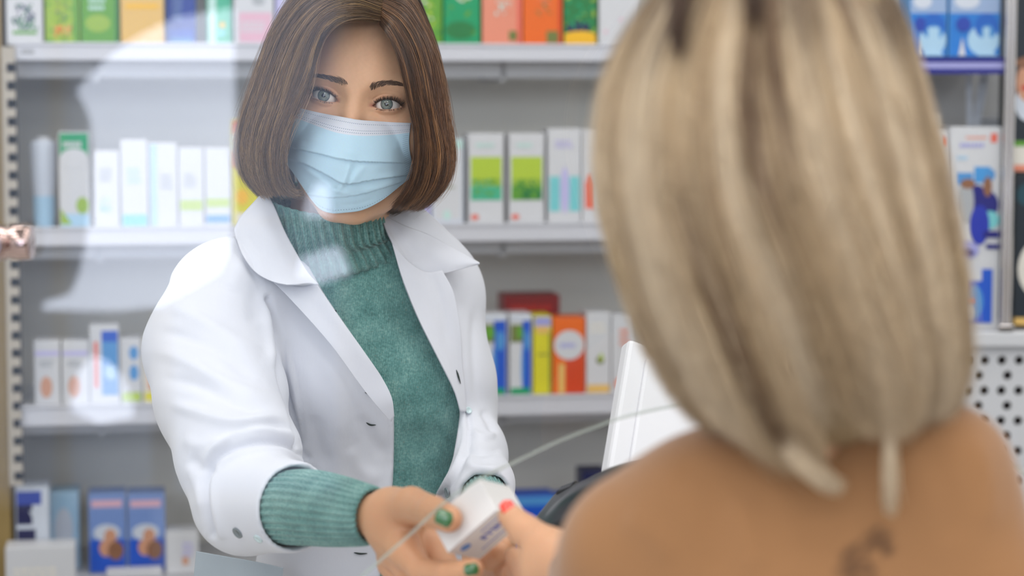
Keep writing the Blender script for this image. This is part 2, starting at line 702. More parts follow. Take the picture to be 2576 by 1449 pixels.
# slotted upright at the end of the unit and its brown end panel
M_UPR = mat('upright_metal', (176, 166, 152), 0.45, vary=0.05)
M_SLOT = mat('slot_shade', (34, 32, 30), 0.8)
us0, us1 = S(12, 600, -0.012)[0], S(46, 600, -0.012)[0]
b = MB(sfr)
zs = [S(28, y, -0.012)[1] for y in (125, 1243)]
n_sl = 26
pit = (zs[0] - zs[1]) / (n_sl - 1)
um = (us0 + us1) / 2 + 0.003
sw, shh = 0.0055, 0.0058
zc = [zs[1] + i * pit for i in range(-40, n_sl + 18)]
zc = [z for z in zc if 0.05 < z < 2.2]
UP0, UP1 = S(28, 1222, -0.012)[1], LIPS[1][0] - 0.006
zc = [z for z in zc if UP0 + 0.01 < z < UP1 - 0.01]
b.box(us0, um - sw, -0.012, 0.0035, UP0, UP1)
b.box(um + sw, us1, -0.012, 0.0035, UP0, UP1)
prev = UP0
for z in zc + [UP1 + shh]:
    b.box(um - sw, um + sw, -0.012, 0.0035, prev, z - shh)
    prev = z + shh
up = b.build('slotted_upright', M_UPR, unit)
b = MB(sfr)
b.box(um - sw - 0.001, um + sw + 0.001, -0.002, 0.003, UP0 + 0.001, UP1 - 0.001)
b.build('slot_shade', M_SLOT, up)
b = MB(sfr)
b.bbox(us0 - 0.09, us0 - 0.0005, 0.0195, SHELF_D + 0.01, 0, 2.3, 0.003)
b.build('end_panel', mat('brown_laminate', (140, 116, 66), 0.5, vary=0.15, vary_scale=9), unit)

# ------------------------------------------------------------------ cartons on the long shelf
C = {k: lin(v) for k, v in dict(
    white=(208, 208, 212), cream=(228, 222, 212), green=(96, 158, 48), dgreen=(30, 120, 62), lgreen=(176, 200, 60), lime=(150, 182, 62), teal=(70, 178, 140),
    mint=(190, 222, 214), pink=(224, 178, 196), lav=(190, 184, 226), blue=(34, 66, 168), sky=(78, 146, 208), lsky=(170, 205, 230), cyan=(120, 200, 205), navy=(26, 30, 78),
    orange=(232, 104, 22), dorange=(206, 62, 20), salmon=(228, 142, 116), tan=(226, 184, 104), yellow=(216, 206, 40), red=(196, 44, 36), dred=(140, 28, 34), gold=(240, 184, 30),
    coral=(230, 104, 84), purple=(92, 82, 120), brown=(140, 96, 70), skin=(206, 150, 120), grey=(170, 172, 176), black=(22, 24, 30), royal=(24, 84, 196), olive=(110, 120, 60),
    emer=(10, 152, 98), pale=(206, 212, 224), lilac=(160, 160, 214), periw=(120, 148, 206)).items()}


def carton(name, x0, x1, ytop, ybase, level, col, label, group, decals=(), depth=0.055, back=0.02, frame=None, proj=None, zbase=None, side=None, cat='carton'):
    """a printed carton standing on a shelf, seen between picture columns x0..x1; decals in carton-face fractions (u0,v0,u1,v1,colour,shape)"""
    frame = frame or sfr
    proj = proj or S
    ym = (ytop + ybase) / 2
    s0, _ = proj(x0, ym, back)
    s1, _ = proj(x1, ym, back)
    zt = proj((x0 + x1) / 2, ytop, back)[1]
    zb = (zbase if zbase is not None else LIPS[level][0] - 0.004) + 0.0008
    b = MB(frame)
    b.bbox(s0, s1, back, back + depth, zb, zt, 0.0012, col)
    w, h = s1 - s0, zt - zb
    b.box(s0 + 0.001, s1 - 0.001, back + 0.012, back + 0.0125, zt, zt + 0.0004, tuple(c * 0.9 for c in col))
    for k, dcl in enumerate(decals):
        u0, v0, u1, v1, c = dcl[:5]
        shp = dcl[5] if len(dcl) > 5 else 'r'
        y = back - 0.00025 - 0.0001 * k
        X = lambda u: s0 + 0.0015 + u * (w - 0.003)
        Z = lambda v: zb + 0.0015 + v * (h - 0.003)
        if shp == 'r':
            b.rect(X(u0), X(u1), Z(v0), Z(v1), y, c)
        elif shp == 'e':
            b.ell((X(u0) + X(u1)) / 2, (Z(v0) + Z(v1)) / 2, (X(u1) - X(u0)) / 2, (Z(v1) - Z(v0)) / 2, y, c)
        elif shp == 't':    # triangle, apex up
            b.poly_y([(X(u0), Z(v0)), (X(u1), Z(v0)), (X((u0 + u1) / 2), Z(v1))], y, c)
        elif shp == 'd':    # lower-left diagonal half
            b.poly_y([(X(u0), Z(v0)), (X(u1), Z(v0)), (X(u0), Z(v1))], y, c)
        elif shp == 'D':    # upper-right diagonal half
            b.poly_y([(X(u1), Z(v1)), (X(u0), Z(v1)), (X(u1), Z(v0))], y, c)
        elif shp == 'l':    # lines of small print
            rg = random.Random(int(1000 * u0 + 77 * v0 + 13 * k + x0))
            nl = dcl[6] if len(dcl) > 6 else 3
            for r in range(nl):
                zz0 = v0 + (v1 - v0) * (r + 0.15) / nl
                zz1 = v0 + (v1 - v0) * (r + 0.75) / nl
                u = u0
                end = u1 - (u1 - u0) * rg.random() * 0.3
                while u < end:
                    l = (u1 - u0) * rg.uniform(0.06, 0.16)
                    b.rect(X(u), X(min(u + l, u1)), Z(zz0), Z(zz1), y, c)
                    u += l + (u1 - u0) * 0.03
        elif shp == 'f':    # leafy scatter: many small leaves in two colours
            rg = random.Random(int(u0 * 100 + v0 * 10 + x0))
            c2 = dcl[6]
            for q in range(34):
                cu, cv = rg.uniform(u0, u1), rg.uniform(v0, v1)
                a = rg.uniform(0, 6.28)
                L = rg.uniform(0.05, 0.12) * (u1 - u0) * w
                B = L * 0.45
                pts = []
                for i in range(10):
                    th = 2 * math.pi * i / 10
                    ex, ey = L * math.cos(th), B * math.sin(th)
                    xx = min(max(X(cu) + ex * math.cos(a) - ey * math.sin(a), X(u0)), X(u1))
                    zz = min(max(Z(cv) + ex * math.sin(a) + ey * math.cos(a), Z(v0)), Z(v1))
                    pts.append((xx, zz))
                b.poly_y(pts, y - 0.00001 * q, c if q % 3 else c2)
    if side is not None:
        b.rect(s0 + 0.0012, s0 + 0.0016, zb, zt, back - 0.0002, side)
    o = b.build(name, M_CARD)
    return tag(o, label, cat, group)


G1, G2, G3, G4 = 'cartons on the top shelf', 'cartons on the shelf at face height', 'cartons on the shelf at chest height', 'cartons on the lowest shelf in view'
w = C['white']
TOPY = -190
# --- top shelf (only the lower half of these shows)
carton('herbal_tea_carton', 14, 106, TOPY, 100, 1, w, 'white carton with a purple plant picture on the top shelf beside the slotted upright', G1,
       [(0.15, 0.08, 0.85, 0.11, C['green']), (0.12, 0.12, 0.88, 0.22, C['dgreen'], 'f', C['purple']), (0.25, 0.2, 0.8, 0.34, C['purple'], 'f', C['dgreen']), (0.2, 0.6, 0.8, 0.75, C['dgreen'], 'l')])
carton('herbal_tea_carton', 112, 198, TOPY, 100, 1, C['lime'], 'yellow green carton with a lavender picture on the top shelf', G1,
       [(0, 0, 1, 0.45, C['green'], 'f', C['lgreen']), (0.3, 0.18, 0.65, 0.42, C['purple'], 'f', C['brown']), (0.2, 0.06, 0.8, 0.16, C['tan'], 'f', C['orange']), (0.85, 0, 1, 1, C['green'])])
carton('herbal_tea_carton', 201, 297, TOPY, 100, 1, C['green'], 'plain bright green carton with pale print on the top shelf', G1,
       [(0.1, 0.1, 0.8, 0.25, C['lime'], 'e'), (0.2, 0.28, 0.8, 0.4, C['mint'], 'l', 2), (0.94, 0, 1, 1, C['dgreen'])])
carton('carton', 302, 411, TOPY, 104, 1, C['tan'], 'tan orange carton between a green one and a blue one on the top shelf', G1, [(0.1, 0.3, 0.9, 0.34, C['gold']), (0.15, 0.5, 0.85, 0.7, C['cream'], 'l')])
carton('carton', 416, 492, TOPY, 82, 1, C['blue'], 'deep blue carton with a paler blue foot on the top shelf', G1,
       [(0.05, 0.0, 0.95, 0.13, C['royal']), (0.1, 0.01, 0.9, 0.06, C['sky']), (0.2, 0.2, 0.6, 0.4, C['periw'], 'l', 4)], back=0.06, depth=0.05)
carton('carton', 520, 582, TOPY, 92, 1, C['teal'], 'mint green carton with a small yellow dot on the top shelf', G1,
       [(0.0, 0.0, 0.35, 1, C['mint']), (0.5, 0.14, 0.75, 0.19, C['gold'], 'e'), (0.3, 0.07, 0.75, 0.13, C['cyan'], 'e')], back=0.03)
carton('carton', 588, 688, TOPY, 106, 1, w, 'white carton with a pink lower panel on the top shelf beside the brown hair', G1,
       [(0.1, 0.02, 0.97, 0.27, C['pink']), (0.15, 0.1, 0.8, 0.2, w, 'l'), (0.45, 0.33, 0.8, 0.4, C['grey'], 'e')])
carton('carton', 693, 760, TOPY, 100, 1, C['lav'], 'pale lavender carton on the top shelf, half behind the brown hair', G1, [(0.2, 0.3, 0.8, 0.5, w, 'l')])
carton('herbal_tea_carton', 1018, 1112, TOPY, 98, 1, C['green'], 'green carton of pale blossom on the top shelf beside the brown hair', G1,
       [(0, 0, 1, 1, C['lime'], 'f', C['dgreen']), (0.1, 0.15, 0.8, 0.45, C['lgreen'], 'f', C['cream'])])
carton('herbal_tea_carton', 1116, 1208, TOPY, 98, 1, C['emer'], 'deep green leafy carton on the top shelf next to a salmon carton', G1,
       [(0, 0, 1, 1, C['green'], 'f', C['dgreen']), (0.0, 0.05, 0.9, 0.2, C['dgreen'], 'e'), (0.3, 0.36, 0.8, 0.5, C['cream'], 'e')])
carton('carton', 1213, 1313, TOPY, 98, 1, C['salmon'], 'salmon pink carton on the top shelf between green and orange ones', G1,
       [(0.3, 0.25, 0.75, 0.45, C['mint'], 'f', C['salmon']), (0.68, 0.04, 0.95, 0.12, C['olive']), (0.9, 0, 1, 1, C['coral'])])
carton('carton', 1316, 1415, TOPY, 98, 1, C['orange'], 'orange carton on the top shelf next to a salmon carton', G1,
       [(0.3, 0.25, 0.75, 0.45, C['olive'], 'f', C['salmon']), (0.6, 0.02, 0.95, 0.12, C['olive']), (0.92, 0, 1, 1, C['dorange'])])
carton('carton', 1418, 1502, TOPY, 98, 1, C['dgreen'], 'green landscape carton with a golden foot on the top shelf', G1,
       [(0, 0, 1, 0.1, C['gold']), (0.0, 0.1, 1, 0.5, C['emer'], 'f', C['lime']), (0.05, 0.1, 0.8, 0.2, C['navy'], 'e'), (0, 0.05, 1, 0.12, C['gold'], 'e')])
carton('carton', 1507, 1610, TOPY, 102, 1, w, 'white carton with small magenta dots on the top shelf beside the blond hair', G1,
       [(0.1, 0.1, 0.2, 0.13, C['pink'], 'e'), (0.5, 0.2, 0.6, 0.23, C['pink'], 'e'), (0.2, 0.5, 0.8, 0.7, C['lav'], 'l')])
# --- shelf at face height
carton('carton', 148, 226, 332, 568, 2, w, 'white carton with a green curved header on the face height shelf near the upright', G2,
       [(0.0, 0.74, 1, 1, C['emer']), (0.0, 0.62, 1.0, 0.84, w, 'e'), (0.12, 0.84, 0.9, 0.93, w, 'l', 1), (0.55, 0.14, 1, 0.32, C['lime'], 'e'), (0.0, 0.0, 1, 0.14, C['lsky']), (0.0, 0.03, 0.4, 0.2, C['lime'], 'd')])
# white bottle
t = empty('bottle', sfr((S(110, 460, 0.05)[0], 0.05, LIPS[2][0] - 0.004)), 'white squeeze bottle with a tapered blue foot beside the slotted upright', 'bottle')
bs, _ = S(110, 460, 0.05)
zb, zt = LIPS[2][0] - 0.0032, S(110, 352, 0.05)[1]
b = MB(sfr)
hh = zt - zb
prof = [(0, 0.011), (0.04, 0.013), (0.35, 0.0145), (0.55, 0.0165), (0.93, 0.0175), (0.985, 0.0165), (1.0, 0.012)]
b.tube([(bs, 0.05, zb + hh * v) for v, r in prof], [r for v, r in prof], 20, C['pale'])
b.build('bottle_body', M_CARD, t, True)
b = MB(sfr)
b.tube([(bs, 0.05, zb + 0.001), (bs, 0.05, zb + hh * 0.36)], [0.0135, 0.0150], 20, C['lsky'], caps=False)
b.build('label_band', M_CARD, t, True)
b = MB(sfr)
b.tube([(bs, 0.05, zt - 0.001), (bs, 0.05, zt + 0.004)], [0.010, 0.009], 16, w)
b.build('cap', M_CARD, t, True)
for k, (x0, x1, yt, lab, dec) in enumerate([
        (236, 300, 380, 'white carton with teal sprig behind the green headed one on the face height shelf', [(0.2, 0.2, 0.7, 0.4, C['cyan'], 'f', C['mint']), (0.2, 0.6, 0.8, 0.8, C['grey'], 'l')]),
        (304, 372, 352, 'white carton with turquoise foot seen through the bright reflection', [(0.0, 0.0, 1, 0.14, C['cyan']), (0.2, 0.5, 0.8, 0.7, C['lsky'], 'l')]),
        (376, 446, 360, 'white carton with pale blue side stripe seen through the bright reflection', [(0.0, 0.0, 0.25, 1, C['lsky']), (0.4, 0.45, 0.9, 0.65, C['grey'], 'l')]),
        (450, 512, 372, 'white carton with a lime green band seen through the bright reflection', [(0.0, 0.2, 1, 0.34, C['lgreen']), (0.2, 0.5, 0.8, 0.7, C['grey'], 'l')]),
        (516, 580, 372, 'white carton with lime and blue bands beside the red and yellow carton', [(0.0, 0.24, 1, 0.36, C['lgreen']), (0.0, 0.04, 1, 0.14, C['sky'])])]):
    carton('carton', x0, x1, yt, 566, 2, w, lab, G2, dec)
carton('carton', 584, 652, 302, 566, 2, C['yellow'], 'red and yellow carton on the face height shelf beside the brown hair', G2,
       [(0.0, 0.56, 1, 1, C['red']), (0.0, 0.72, 0.6, 0.88, C['pale']), (0.1, 0.2, 0.6, 0.35, C['gold'], 'e'), (0.1, 0.02, 0.9, 0.12, C['cream'])])
carton('carton', 656, 720, 330, 566, 2, w, 'white carton with a yellow foot on the face height shelf behind the brown hair', G2, [(0, 0, 1, 0.2, C['yellow'])])
carton('carton', 1006, 1082, 420, 556, 2, C['lav'], 'short lavender carton on the face height shelf above the coat collar', G2, [(0.1, 0.1, 0.5, 0.6, C['lilac']), (0.1, 0.7, 0.9, 0.9, w, 'l', 1)])
carton('carton', 1086, 1166, 350, 556, 2, C['pale'], 'pale mint carton on the face height shelf beside the brown hair', G2,
       [(0.05, 0.05, 0.95, 0.95, w), (0.3, 0.42, 0.75, 0.46, C['olive'], 'l', 1), (0.35, 0.05, 0.6, 0.16, C['mint'], 'e'), (0, 0.9, 1, 1, C['mint'])])
for x0, x1, lab in ((1178, 1268, 'white carton with a green meadow picture fading to turquoise on the face height shelf'), (1280, 1370, 'white carton with a green meadow picture and dark bush, face height shelf')):
    second = x0 > 1200
    dec = [(0.04, 0.26, 0.96, 0.75, C['lime']), (0.04, 0.5, 0.96, 0.75, C['lgreen']), (0.04, 0.26, 0.96, 0.42, C['teal'] if not second else C['green']),
           (0.1, 0.3, 0.9, 0.5, C['green'], 'f', C['teal'] if not second else C['dgreen']), (0.2, 0.85, 0.8, 0.92, C['mint'], 'l', 1), (0.04, 0.04, 0.28, 0.1, C['coral'], 'e')]
    if second:
        dec.append((0.25, 0.27, 0.95, 0.4, C['dgreen'], 'f', C['dgreen']))
    carton('carton', x0, x1, 336, 556, 2, w, lab, G2, dec)
carton('carton', 1378, 1462, 324, 556, 2, w, 'white carton with pale turquoise shapes at its foot on the face height shelf', G2,
       [(0.02, 0.12, 0.35, 0.5, C['cyan']), (0.66, 0.12, 0.98, 0.5, C['cyan']), (0.36, 0.1, 0.66, 0.6, C['lav'], 'e'), (0.2, 0.8, 0.8, 0.9, C['lav'], 'l', 2)])
carton('carton', 1465, 1530, 326, 556, 2, w, 'white carton with a coral bottle picture beside the blond hair', G2, [(0.08, 0.15, 0.5, 0.45, C['coral']), (0.18, 0.45, 0.42, 0.52, C['coral'])])
# --- shelf at chest height
for x0, x1, lab in ((86, 152, 'white carton with lilac line and pinkish picture beside the upright, chest height shelf'), (156, 224, 'white carton with a lilac line and pinkish picture, second on the chest height shelf')):
    carton('carton', x0, x1, 858, 1020, 3, w, lab, G3, [(0.0, 0.78, 1, 0.86, C['lav']), (0.2, 0.1, 0.7, 0.45, C['skin'], 'e'), (0.2, 0.6, 0.8, 0.72, C['grey'], 'l', 2)])
carton('carton', 226, 300, 818, 1020, 3, w, 'taller white and sky blue carton on the chest height shelf', G3, [(0.4, 0.1, 1, 0.94, C['sky']), (0.4, 0.8, 1, 0.94, C['royal']), (0.12, 0.2, 0.26, 0.8, C['coral']), (0.5, 0.3, 0.95, 0.5, C['lsky'], 'e')])
carton('carton', 304, 356, 852, 1020, 3, w, 'white carton with two blue spots on the chest height shelf', G3, [(0.4, 0.68, 0.9, 0.9, C['sky'], 'e'), (0.4, 0.35, 0.9, 0.6, C['sky'], 'e'), (0, 0.02, 1, 0.16, C['lgreen'])])
carton('carton', 360, 420, 852, 1020, 3, C['cream'], 'cream carton with a yellow foot beside the white sleeve', G3, [(0, 0.02, 1, 0.16, C['yellow']), (0.15, 0.2, 0.6, 0.8, C['skin']), (0.65, 0.2, 0.95, 0.5, C['sky'])])
carton('carton', 424, 500, 850, 1020, 3, w, 'white carton on the chest height shelf, mostly behind the sleeve', G3, [(0.2, 0.3, 0.8, 0.6, C['grey'], 'l')])
carton('carton', 1268, 1408, 742, 985, 3, C['dred'], 'dark red carton standing behind the blue striped cartons', G3, [(0.1, 0.82, 0.9, 0.93, C['red'], 'l', 1)], back=0.10, depth=0.06)
for x0, x1, lab in ((1196, 1276, 'blue striped white carton with a green foot beside the coat'), (1282, 1338, 'blue striped white carton with a green foot next to the yellow one')):
    carton('carton', x0, x1, 790, 988, 3, w, lab, G3,
           [(0.58, 0, 1, 1, C['royal']), (0.52, 0.1, 0.66, 0.6, C['sky'], 'e'), (0.66, 0.55, 0.95, 0.8, C['sky'], 'e'), (0, 0.0, 0.95, 0.08, C['emer']), (0.0, 0.66, 0.6, 0.88, C['olive']), (0.3, 0.7, 0.62, 0.86, C['green'], 'e'), (0, 0.93, 1, 1, C['pale'])])
carton('carton', 1342, 1388, 794, 990, 3, C['yellow'], 'narrow yellow carton with a violet top between blue and orange ones', G3,
       [(0, 0.86, 1, 1, C['lilac']), (0.1, 0.78, 0.9, 0.88, C['tan']), (0.2, 0.5, 0.8, 0.52, C['olive']), (0.9, 0, 1, 0.8, C['olive'])])
carton('carton', 1391, 1472, 800, 990, 3, C['orange'], 'orange red carton with a white oval badge', G3,
       [(0.4, 0, 1, 0.55, C['dorange']), (0.0, 0.45, 1.0, 0.85, w, 'e'), (0.2, 0.6, 0.8, 0.7, C['lilac'], 'l', 1), (0.15, 0, 0.35, 0.4, C['tan'])])
carton('carton', 1475, 1536, 786, 990, 3, w, 'white carton with a small green emblem next to the orange carton', G3,
       [(0.1, 0.75, 0.9, 0.9, C['cream'], 'l', 2), (0.4, 0.36, 0.75, 0.46, C['olive'], 'e'), (0.55, 0.4, 0.7, 0.5, C['lgreen'], 'e'), (0, 0, 1, 0.1, C['tan'])])
carton('carton', 1539, 1600, 792, 990, 3, w, 'white carton with an orange fruit picture beside the white screen', G3, [(0.1, 0.02, 0.8, 0.2, C['orange'], 'e'), (0.5, 0.02, 0.9, 0.1, C['green'], 'e'), (0.3, 0.6, 0.8, 0.85, C['salmon'], 'l', 3)])
# --- lowest shelf in view
carton('carton', 40, 124, 1226, 1470, 4, C['pale'], 'navy and white carton behind a plain white one on the lowest shelf', G4,
       [(0, 0.82, 0.8, 0.97, C['blue']), (0, 0.6, 0.5, 0.82, C['navy']), (0.0, 0.4, 0.6, 0.55, C['navy']), (0.4, 0.35, 1, 0.75, C['pale'], 'D'), (0.2, 0.26, 0.6, 0.32, C['brown'])], back=0.024)
carton('carton', 128, 200, 1236, 1470, 4, C['lsky'], 'pale blue carton on the lowest shelf', G4, [(0.1, 0.2, 0.8, 0.8, C['pale'], 'e')], back=0.08)
carton('carton', 14, 190, 1376, 1500, 4, w, 'plain white carton at the front of the lowest shelf by the upright', G4, [(0.1, 0.2, 0.9, 0.5, C['cream'], 'l', 2)], back=-0.032, depth=0.05, zbase=LIPS[4][0])
for x0, x1, lab in ((224, 318, 'blue carton with pink title bar and hand picture beside a pale blue one'), (322, 416, 'blue carton with pink title bar and hand picture beside a short white one')):
    carton('carton', x0, x1, 1242, 1500, 4, C['periw'], lab, G4,
           [(0.05, 0.84, 0.92, 0.93, C['pink']), (0.0, 0.0, 1, 0.42, C['royal']), (0.1, 0.4, 0.85, 0.62, C['pale'], 'e'), (0.4, 0.36, 0.75, 0.56, C['skin'], 'e'), (0.25, 0.2, 0.65, 0.42, C['skin'], 'e'), (0.5, 0.15, 0.95, 0.4, C['brown'], 'e')], back=0.05)
carton('carton', 268, 408, 1436, 1520, 4, w, 'low white carton lying in front of the blue cartons', G4, [], back=0.012, depth=0.03)
carton('carton', 418, 500, 1340, 1500, 4, w, 'short white carton with faint pink print beside the blue cartons', G4, [(0.5, 0.4, 0.9, 0.8, C['lav'], 'l', 3), (0.5, 0.2, 0.7, 0.4, C['skin'])], back=0.03)
carton('carton', 1292, 1398, 1246, 1470, 4, C['royal'], 'blue carton behind the card terminal', G4, [(0, 0.85, 1, 1, C['sky']), (0.2, 0.3, 0.8, 0.5, w, 'l')], back=0.06)
carton('carton', 1402, 1462, 1250, 1470, 4, C['blue'], 'darker blue carton behind the card terminal', G4, [(0, 0.9, 1, 1, C['sky'])], back=0.06)
carton('carton', 1466, 1530, 1186, 1470, 4, C['navy'], 'tall navy carton beside the white screen', G4, [(0, 0.8, 1, 0.86, C['blue']), (0.1, 0.5, 0.9, 0.7, w, 'l')], back=0.06)

# ------------------------------------------------------------------ added glowing shapes behind the camera, cut to mirror as bright patches in the glass
GY = 1.7060          # front of the glass screen
MIR = 2 * (GY + 0.003)


def MR(px, py, y):
    """picture point -> place on the plane y behind the camera, by way of the glass screen"""
    r = (px - 1288.0) / FPX * AX_R + (724.5 - py) / FPX * AX_U + AX_F
    k = (MIR - y) / r[1]
    p = CAM + k * r
    return float(p[0]), float(p[2])


YS = -0.85
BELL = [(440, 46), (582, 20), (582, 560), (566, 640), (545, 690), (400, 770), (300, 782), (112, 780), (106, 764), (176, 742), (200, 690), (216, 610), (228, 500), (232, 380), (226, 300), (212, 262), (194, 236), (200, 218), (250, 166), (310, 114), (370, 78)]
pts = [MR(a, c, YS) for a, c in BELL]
sg = empty('reflection_panel', (sum(p[0] for p in pts) / len(pts), YS, min(p[1] for p in pts)), 'added bell shaped glowing panel on a stand, there to be mirrored in the glass screen', 'reflection panel')
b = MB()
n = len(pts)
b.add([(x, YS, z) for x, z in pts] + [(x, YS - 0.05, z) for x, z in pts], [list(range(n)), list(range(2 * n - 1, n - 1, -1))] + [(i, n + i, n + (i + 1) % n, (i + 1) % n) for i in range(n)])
M_RPANEL = mat('panel_glow', (232, 240, 255), 0.4, emit=((222, 232, 255), 7.5))
b.build('glow_shape', M_RPANEL, sg)
for poly in ([(176, 1030), (196, 940), (226, 900), (262, 912), (300, 950), (326, 1010), (330, 1050), (250, 1066)], [(796, 462), (826, 470), (830, 546), (764, 546), (772, 500)], [(756, 648), (850, 622), (880, 688), (800, 716), (748, 694)]):  # small glow patches added for their reflections over shelf, mask and sweater
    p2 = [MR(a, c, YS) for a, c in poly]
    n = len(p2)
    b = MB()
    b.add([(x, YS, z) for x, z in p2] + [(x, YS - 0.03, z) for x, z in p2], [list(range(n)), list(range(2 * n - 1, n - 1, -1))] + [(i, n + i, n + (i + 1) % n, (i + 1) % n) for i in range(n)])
    b.build('small_glow_shape', M_RPANEL, sg)
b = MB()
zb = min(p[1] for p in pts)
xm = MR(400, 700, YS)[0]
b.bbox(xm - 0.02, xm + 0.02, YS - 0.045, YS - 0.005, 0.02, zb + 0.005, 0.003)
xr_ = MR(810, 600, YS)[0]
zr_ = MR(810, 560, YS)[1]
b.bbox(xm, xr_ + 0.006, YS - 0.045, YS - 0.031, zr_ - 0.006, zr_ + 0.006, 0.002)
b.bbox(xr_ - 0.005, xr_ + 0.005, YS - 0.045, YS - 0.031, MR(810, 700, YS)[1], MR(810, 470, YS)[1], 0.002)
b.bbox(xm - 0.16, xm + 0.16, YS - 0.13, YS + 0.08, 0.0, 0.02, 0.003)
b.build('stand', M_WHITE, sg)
# ================================================================== display bay at the side, with the perforated front
RY = 2.90


def rfr(p):
    return np.array([p[0], RY + p[1], p[2]])


def R(px, py, t=0.0):
    r = (px - 1288.0) / FPX * AX_R + (724.5 - py) / FPX * AX_U + AX_F
    k = (RY + t) / r[1]
    p = CAM + k * r
    return float(p[0]), float(p[2])


bx0, bx1 = R(2180, 600)[0], R(2516, 600)[0]
zr0, zr1 = R(2420, 186)[1], R(2420, 144)[1]
zl0, zl1 = R(2500, 872)[1], R(2500, 832)[1]
bay = empty('display_bay', (0.5 * (bx0 + bx1), RY + 0.2, 0), 'white display bay with a blue striped rail and grey back, beside the blond hair', 'display bay')
b = MB(rfr)
b.box(bx0, R(2760, 600)[0], 0.22, 0.232, zl1 - 0.004, 2.2)
b.build('back_panel', mat('display_grey', (176, 176, 178), 0.5, vary=0.03), bay)
b = MB(rfr)
b.bbox(bx0, bx1, 0.003, 0.22, zr1 - 0.012, zr1, 0.001)
sh = b.build('shelf', M_WHITE, bay)
b = MB(rfr)
h = zr1 - zr0
b.rect(bx0, bx1, zr0, zr1, 0.0, C['lilac'])
b.rect(bx0, bx1, zr1 - h * 0.30, zr1, -0.0004, lin((20, 26, 128)))
b.rect(bx0, bx1, zr0, zr0 + h * 0.32, -0.0004, lin((20, 26, 128)))
b.box(bx0, bx1, 0.0005, 0.003, zr0, zr1, C['lilac'])
b.build('striped_rail', M_CARD, sh)
b = MB(rfr)
xr = R(2760, 600)[0]
b.bbox(bx0, xr, -0.012, 0.24, zl0, zl1, 0.003)
b.build('ledge', M_WHITE, bay)
# two pale straps hanging under the rail
b = MB(rfr)
for (xa, xb, w0) in ((2438, 2440, 10), (2478, 2452, 16)):
    p0, p1 = R(xa, 188, 0.10), R(xb, 330, 0.10)
    ww = w0 / 1.97 / 1000 / 2 * 1.4
    b.add([(p0[0] - ww, 0.10, p0[1]), (p0[0] + ww, 0.10, p0[1]), (p1[0] + ww, 0.10, p1[1]), (p1[0] - ww, 0.10, p1[1]),
           (p0[0] - ww, 0.103, p0[1]), (p0[0] + ww, 0.103, p0[1]), (p1[0] + ww, 0.103, p1[1]), (p1[0] - ww, 0.103, p1[1])],
          [(0, 1, 2, 3), (7, 6, 5, 4), (0, 4, 5, 1), (1, 5, 6, 2), (2, 6, 7, 3), (3, 7, 4, 0)], C['pale'])
b.build('hanging_strap', M_CARD, bay)
# perforated front under the ledge
x_ref, z_ref = R(2520, 906)
hx, hz = 43.6 / 1974, 38.6 / 1974
bm = bmesh.new()


def loop_edges(pts):
    vs_ = [bm.verts.new((x, 0, z)) for x, z in pts]
    return [bm.edges.new((vs_[i], vs_[(i + 1) % len(vs_)])) for i in range(len(vs_))]


ed = loop_edges([(bx0, 0.12), (xr, 0.12), (xr, zl0 - 0.001), (bx0, zl0 - 0.001)])
for r in range(0, 18):
    sx = hx if r % 2 == 0 else 73 / 1974
    xx = x_ref if r % 2 == 0 else x_ref + 15 / 1974
    for c in range(-14, 7):
        cx, cz = xx + c * sx, z_ref - r * hz
        if bx0 + 0.012 < cx < xr - 0.012 and (r < 9):
            ed += loop_edges([(cx + 0.0058 * math.cos(2 * math.pi * i / 14), cz + 0.0058 * math.sin(2 * math.pi * i / 14)) for i in range(14)])
bmesh.ops.triangle_fill(bm, edges=ed, use_beauty=True, use_dissolve=False)
bmesh.ops.recalc_face_normals(bm, faces=bm.faces)
me = bpy.data.meshes.new('perforated_front')
for v in bm.verts:
    v.co = Vector(rfr(v.co))
bm.to_mesh(me)
bm.free()
pf = link('perforated_front', me, bay, M_WHITE)
thick(pf, 0.002, 0)
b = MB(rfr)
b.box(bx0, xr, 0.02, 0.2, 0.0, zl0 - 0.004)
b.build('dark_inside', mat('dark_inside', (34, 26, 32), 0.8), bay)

# chrome post
zf = zl1 + 0.0008
pc = empty('chrome_post', rfr((R(2534, 600)[0], -0.02, zf)), 'upright chrome post with a dark groove, standing on the white ledge', 'post')
p0, p1 = R(2518, 500)[0], R(2548, 500)[0]
pm = R(2536, 500)[0]
b = MB(rfr)
b.tube([(p0 + 0.0045, -0.004, zl1 + 0.002), (p0 + 0.0045, -0.004, 2.1)], 0.0045, 14)
b.tube([(p1 - 0.004, -0.004, zl1 + 0.002), (p1 - 0.004, -0.004, 2.1)], 0.004, 14)
b.build('tube', M_CHROME, pc, True)
b = MB(rfr)
b.box(p0 + 0.004, p1 - 0.003, -0.003, 0.0012, zl1 + 0.002, 2.1)
b.build('groove', mat('groove_shade', (60, 48, 50), 0.3, metal=0.6), pc)
b = MB(rfr)
b.bbox(p0 - 0.002, p1 + 0.002, -0.012, 0.0016, zf, zl1 + 0.008, 0.001)
b.build('foot', M_CHROME, pc)

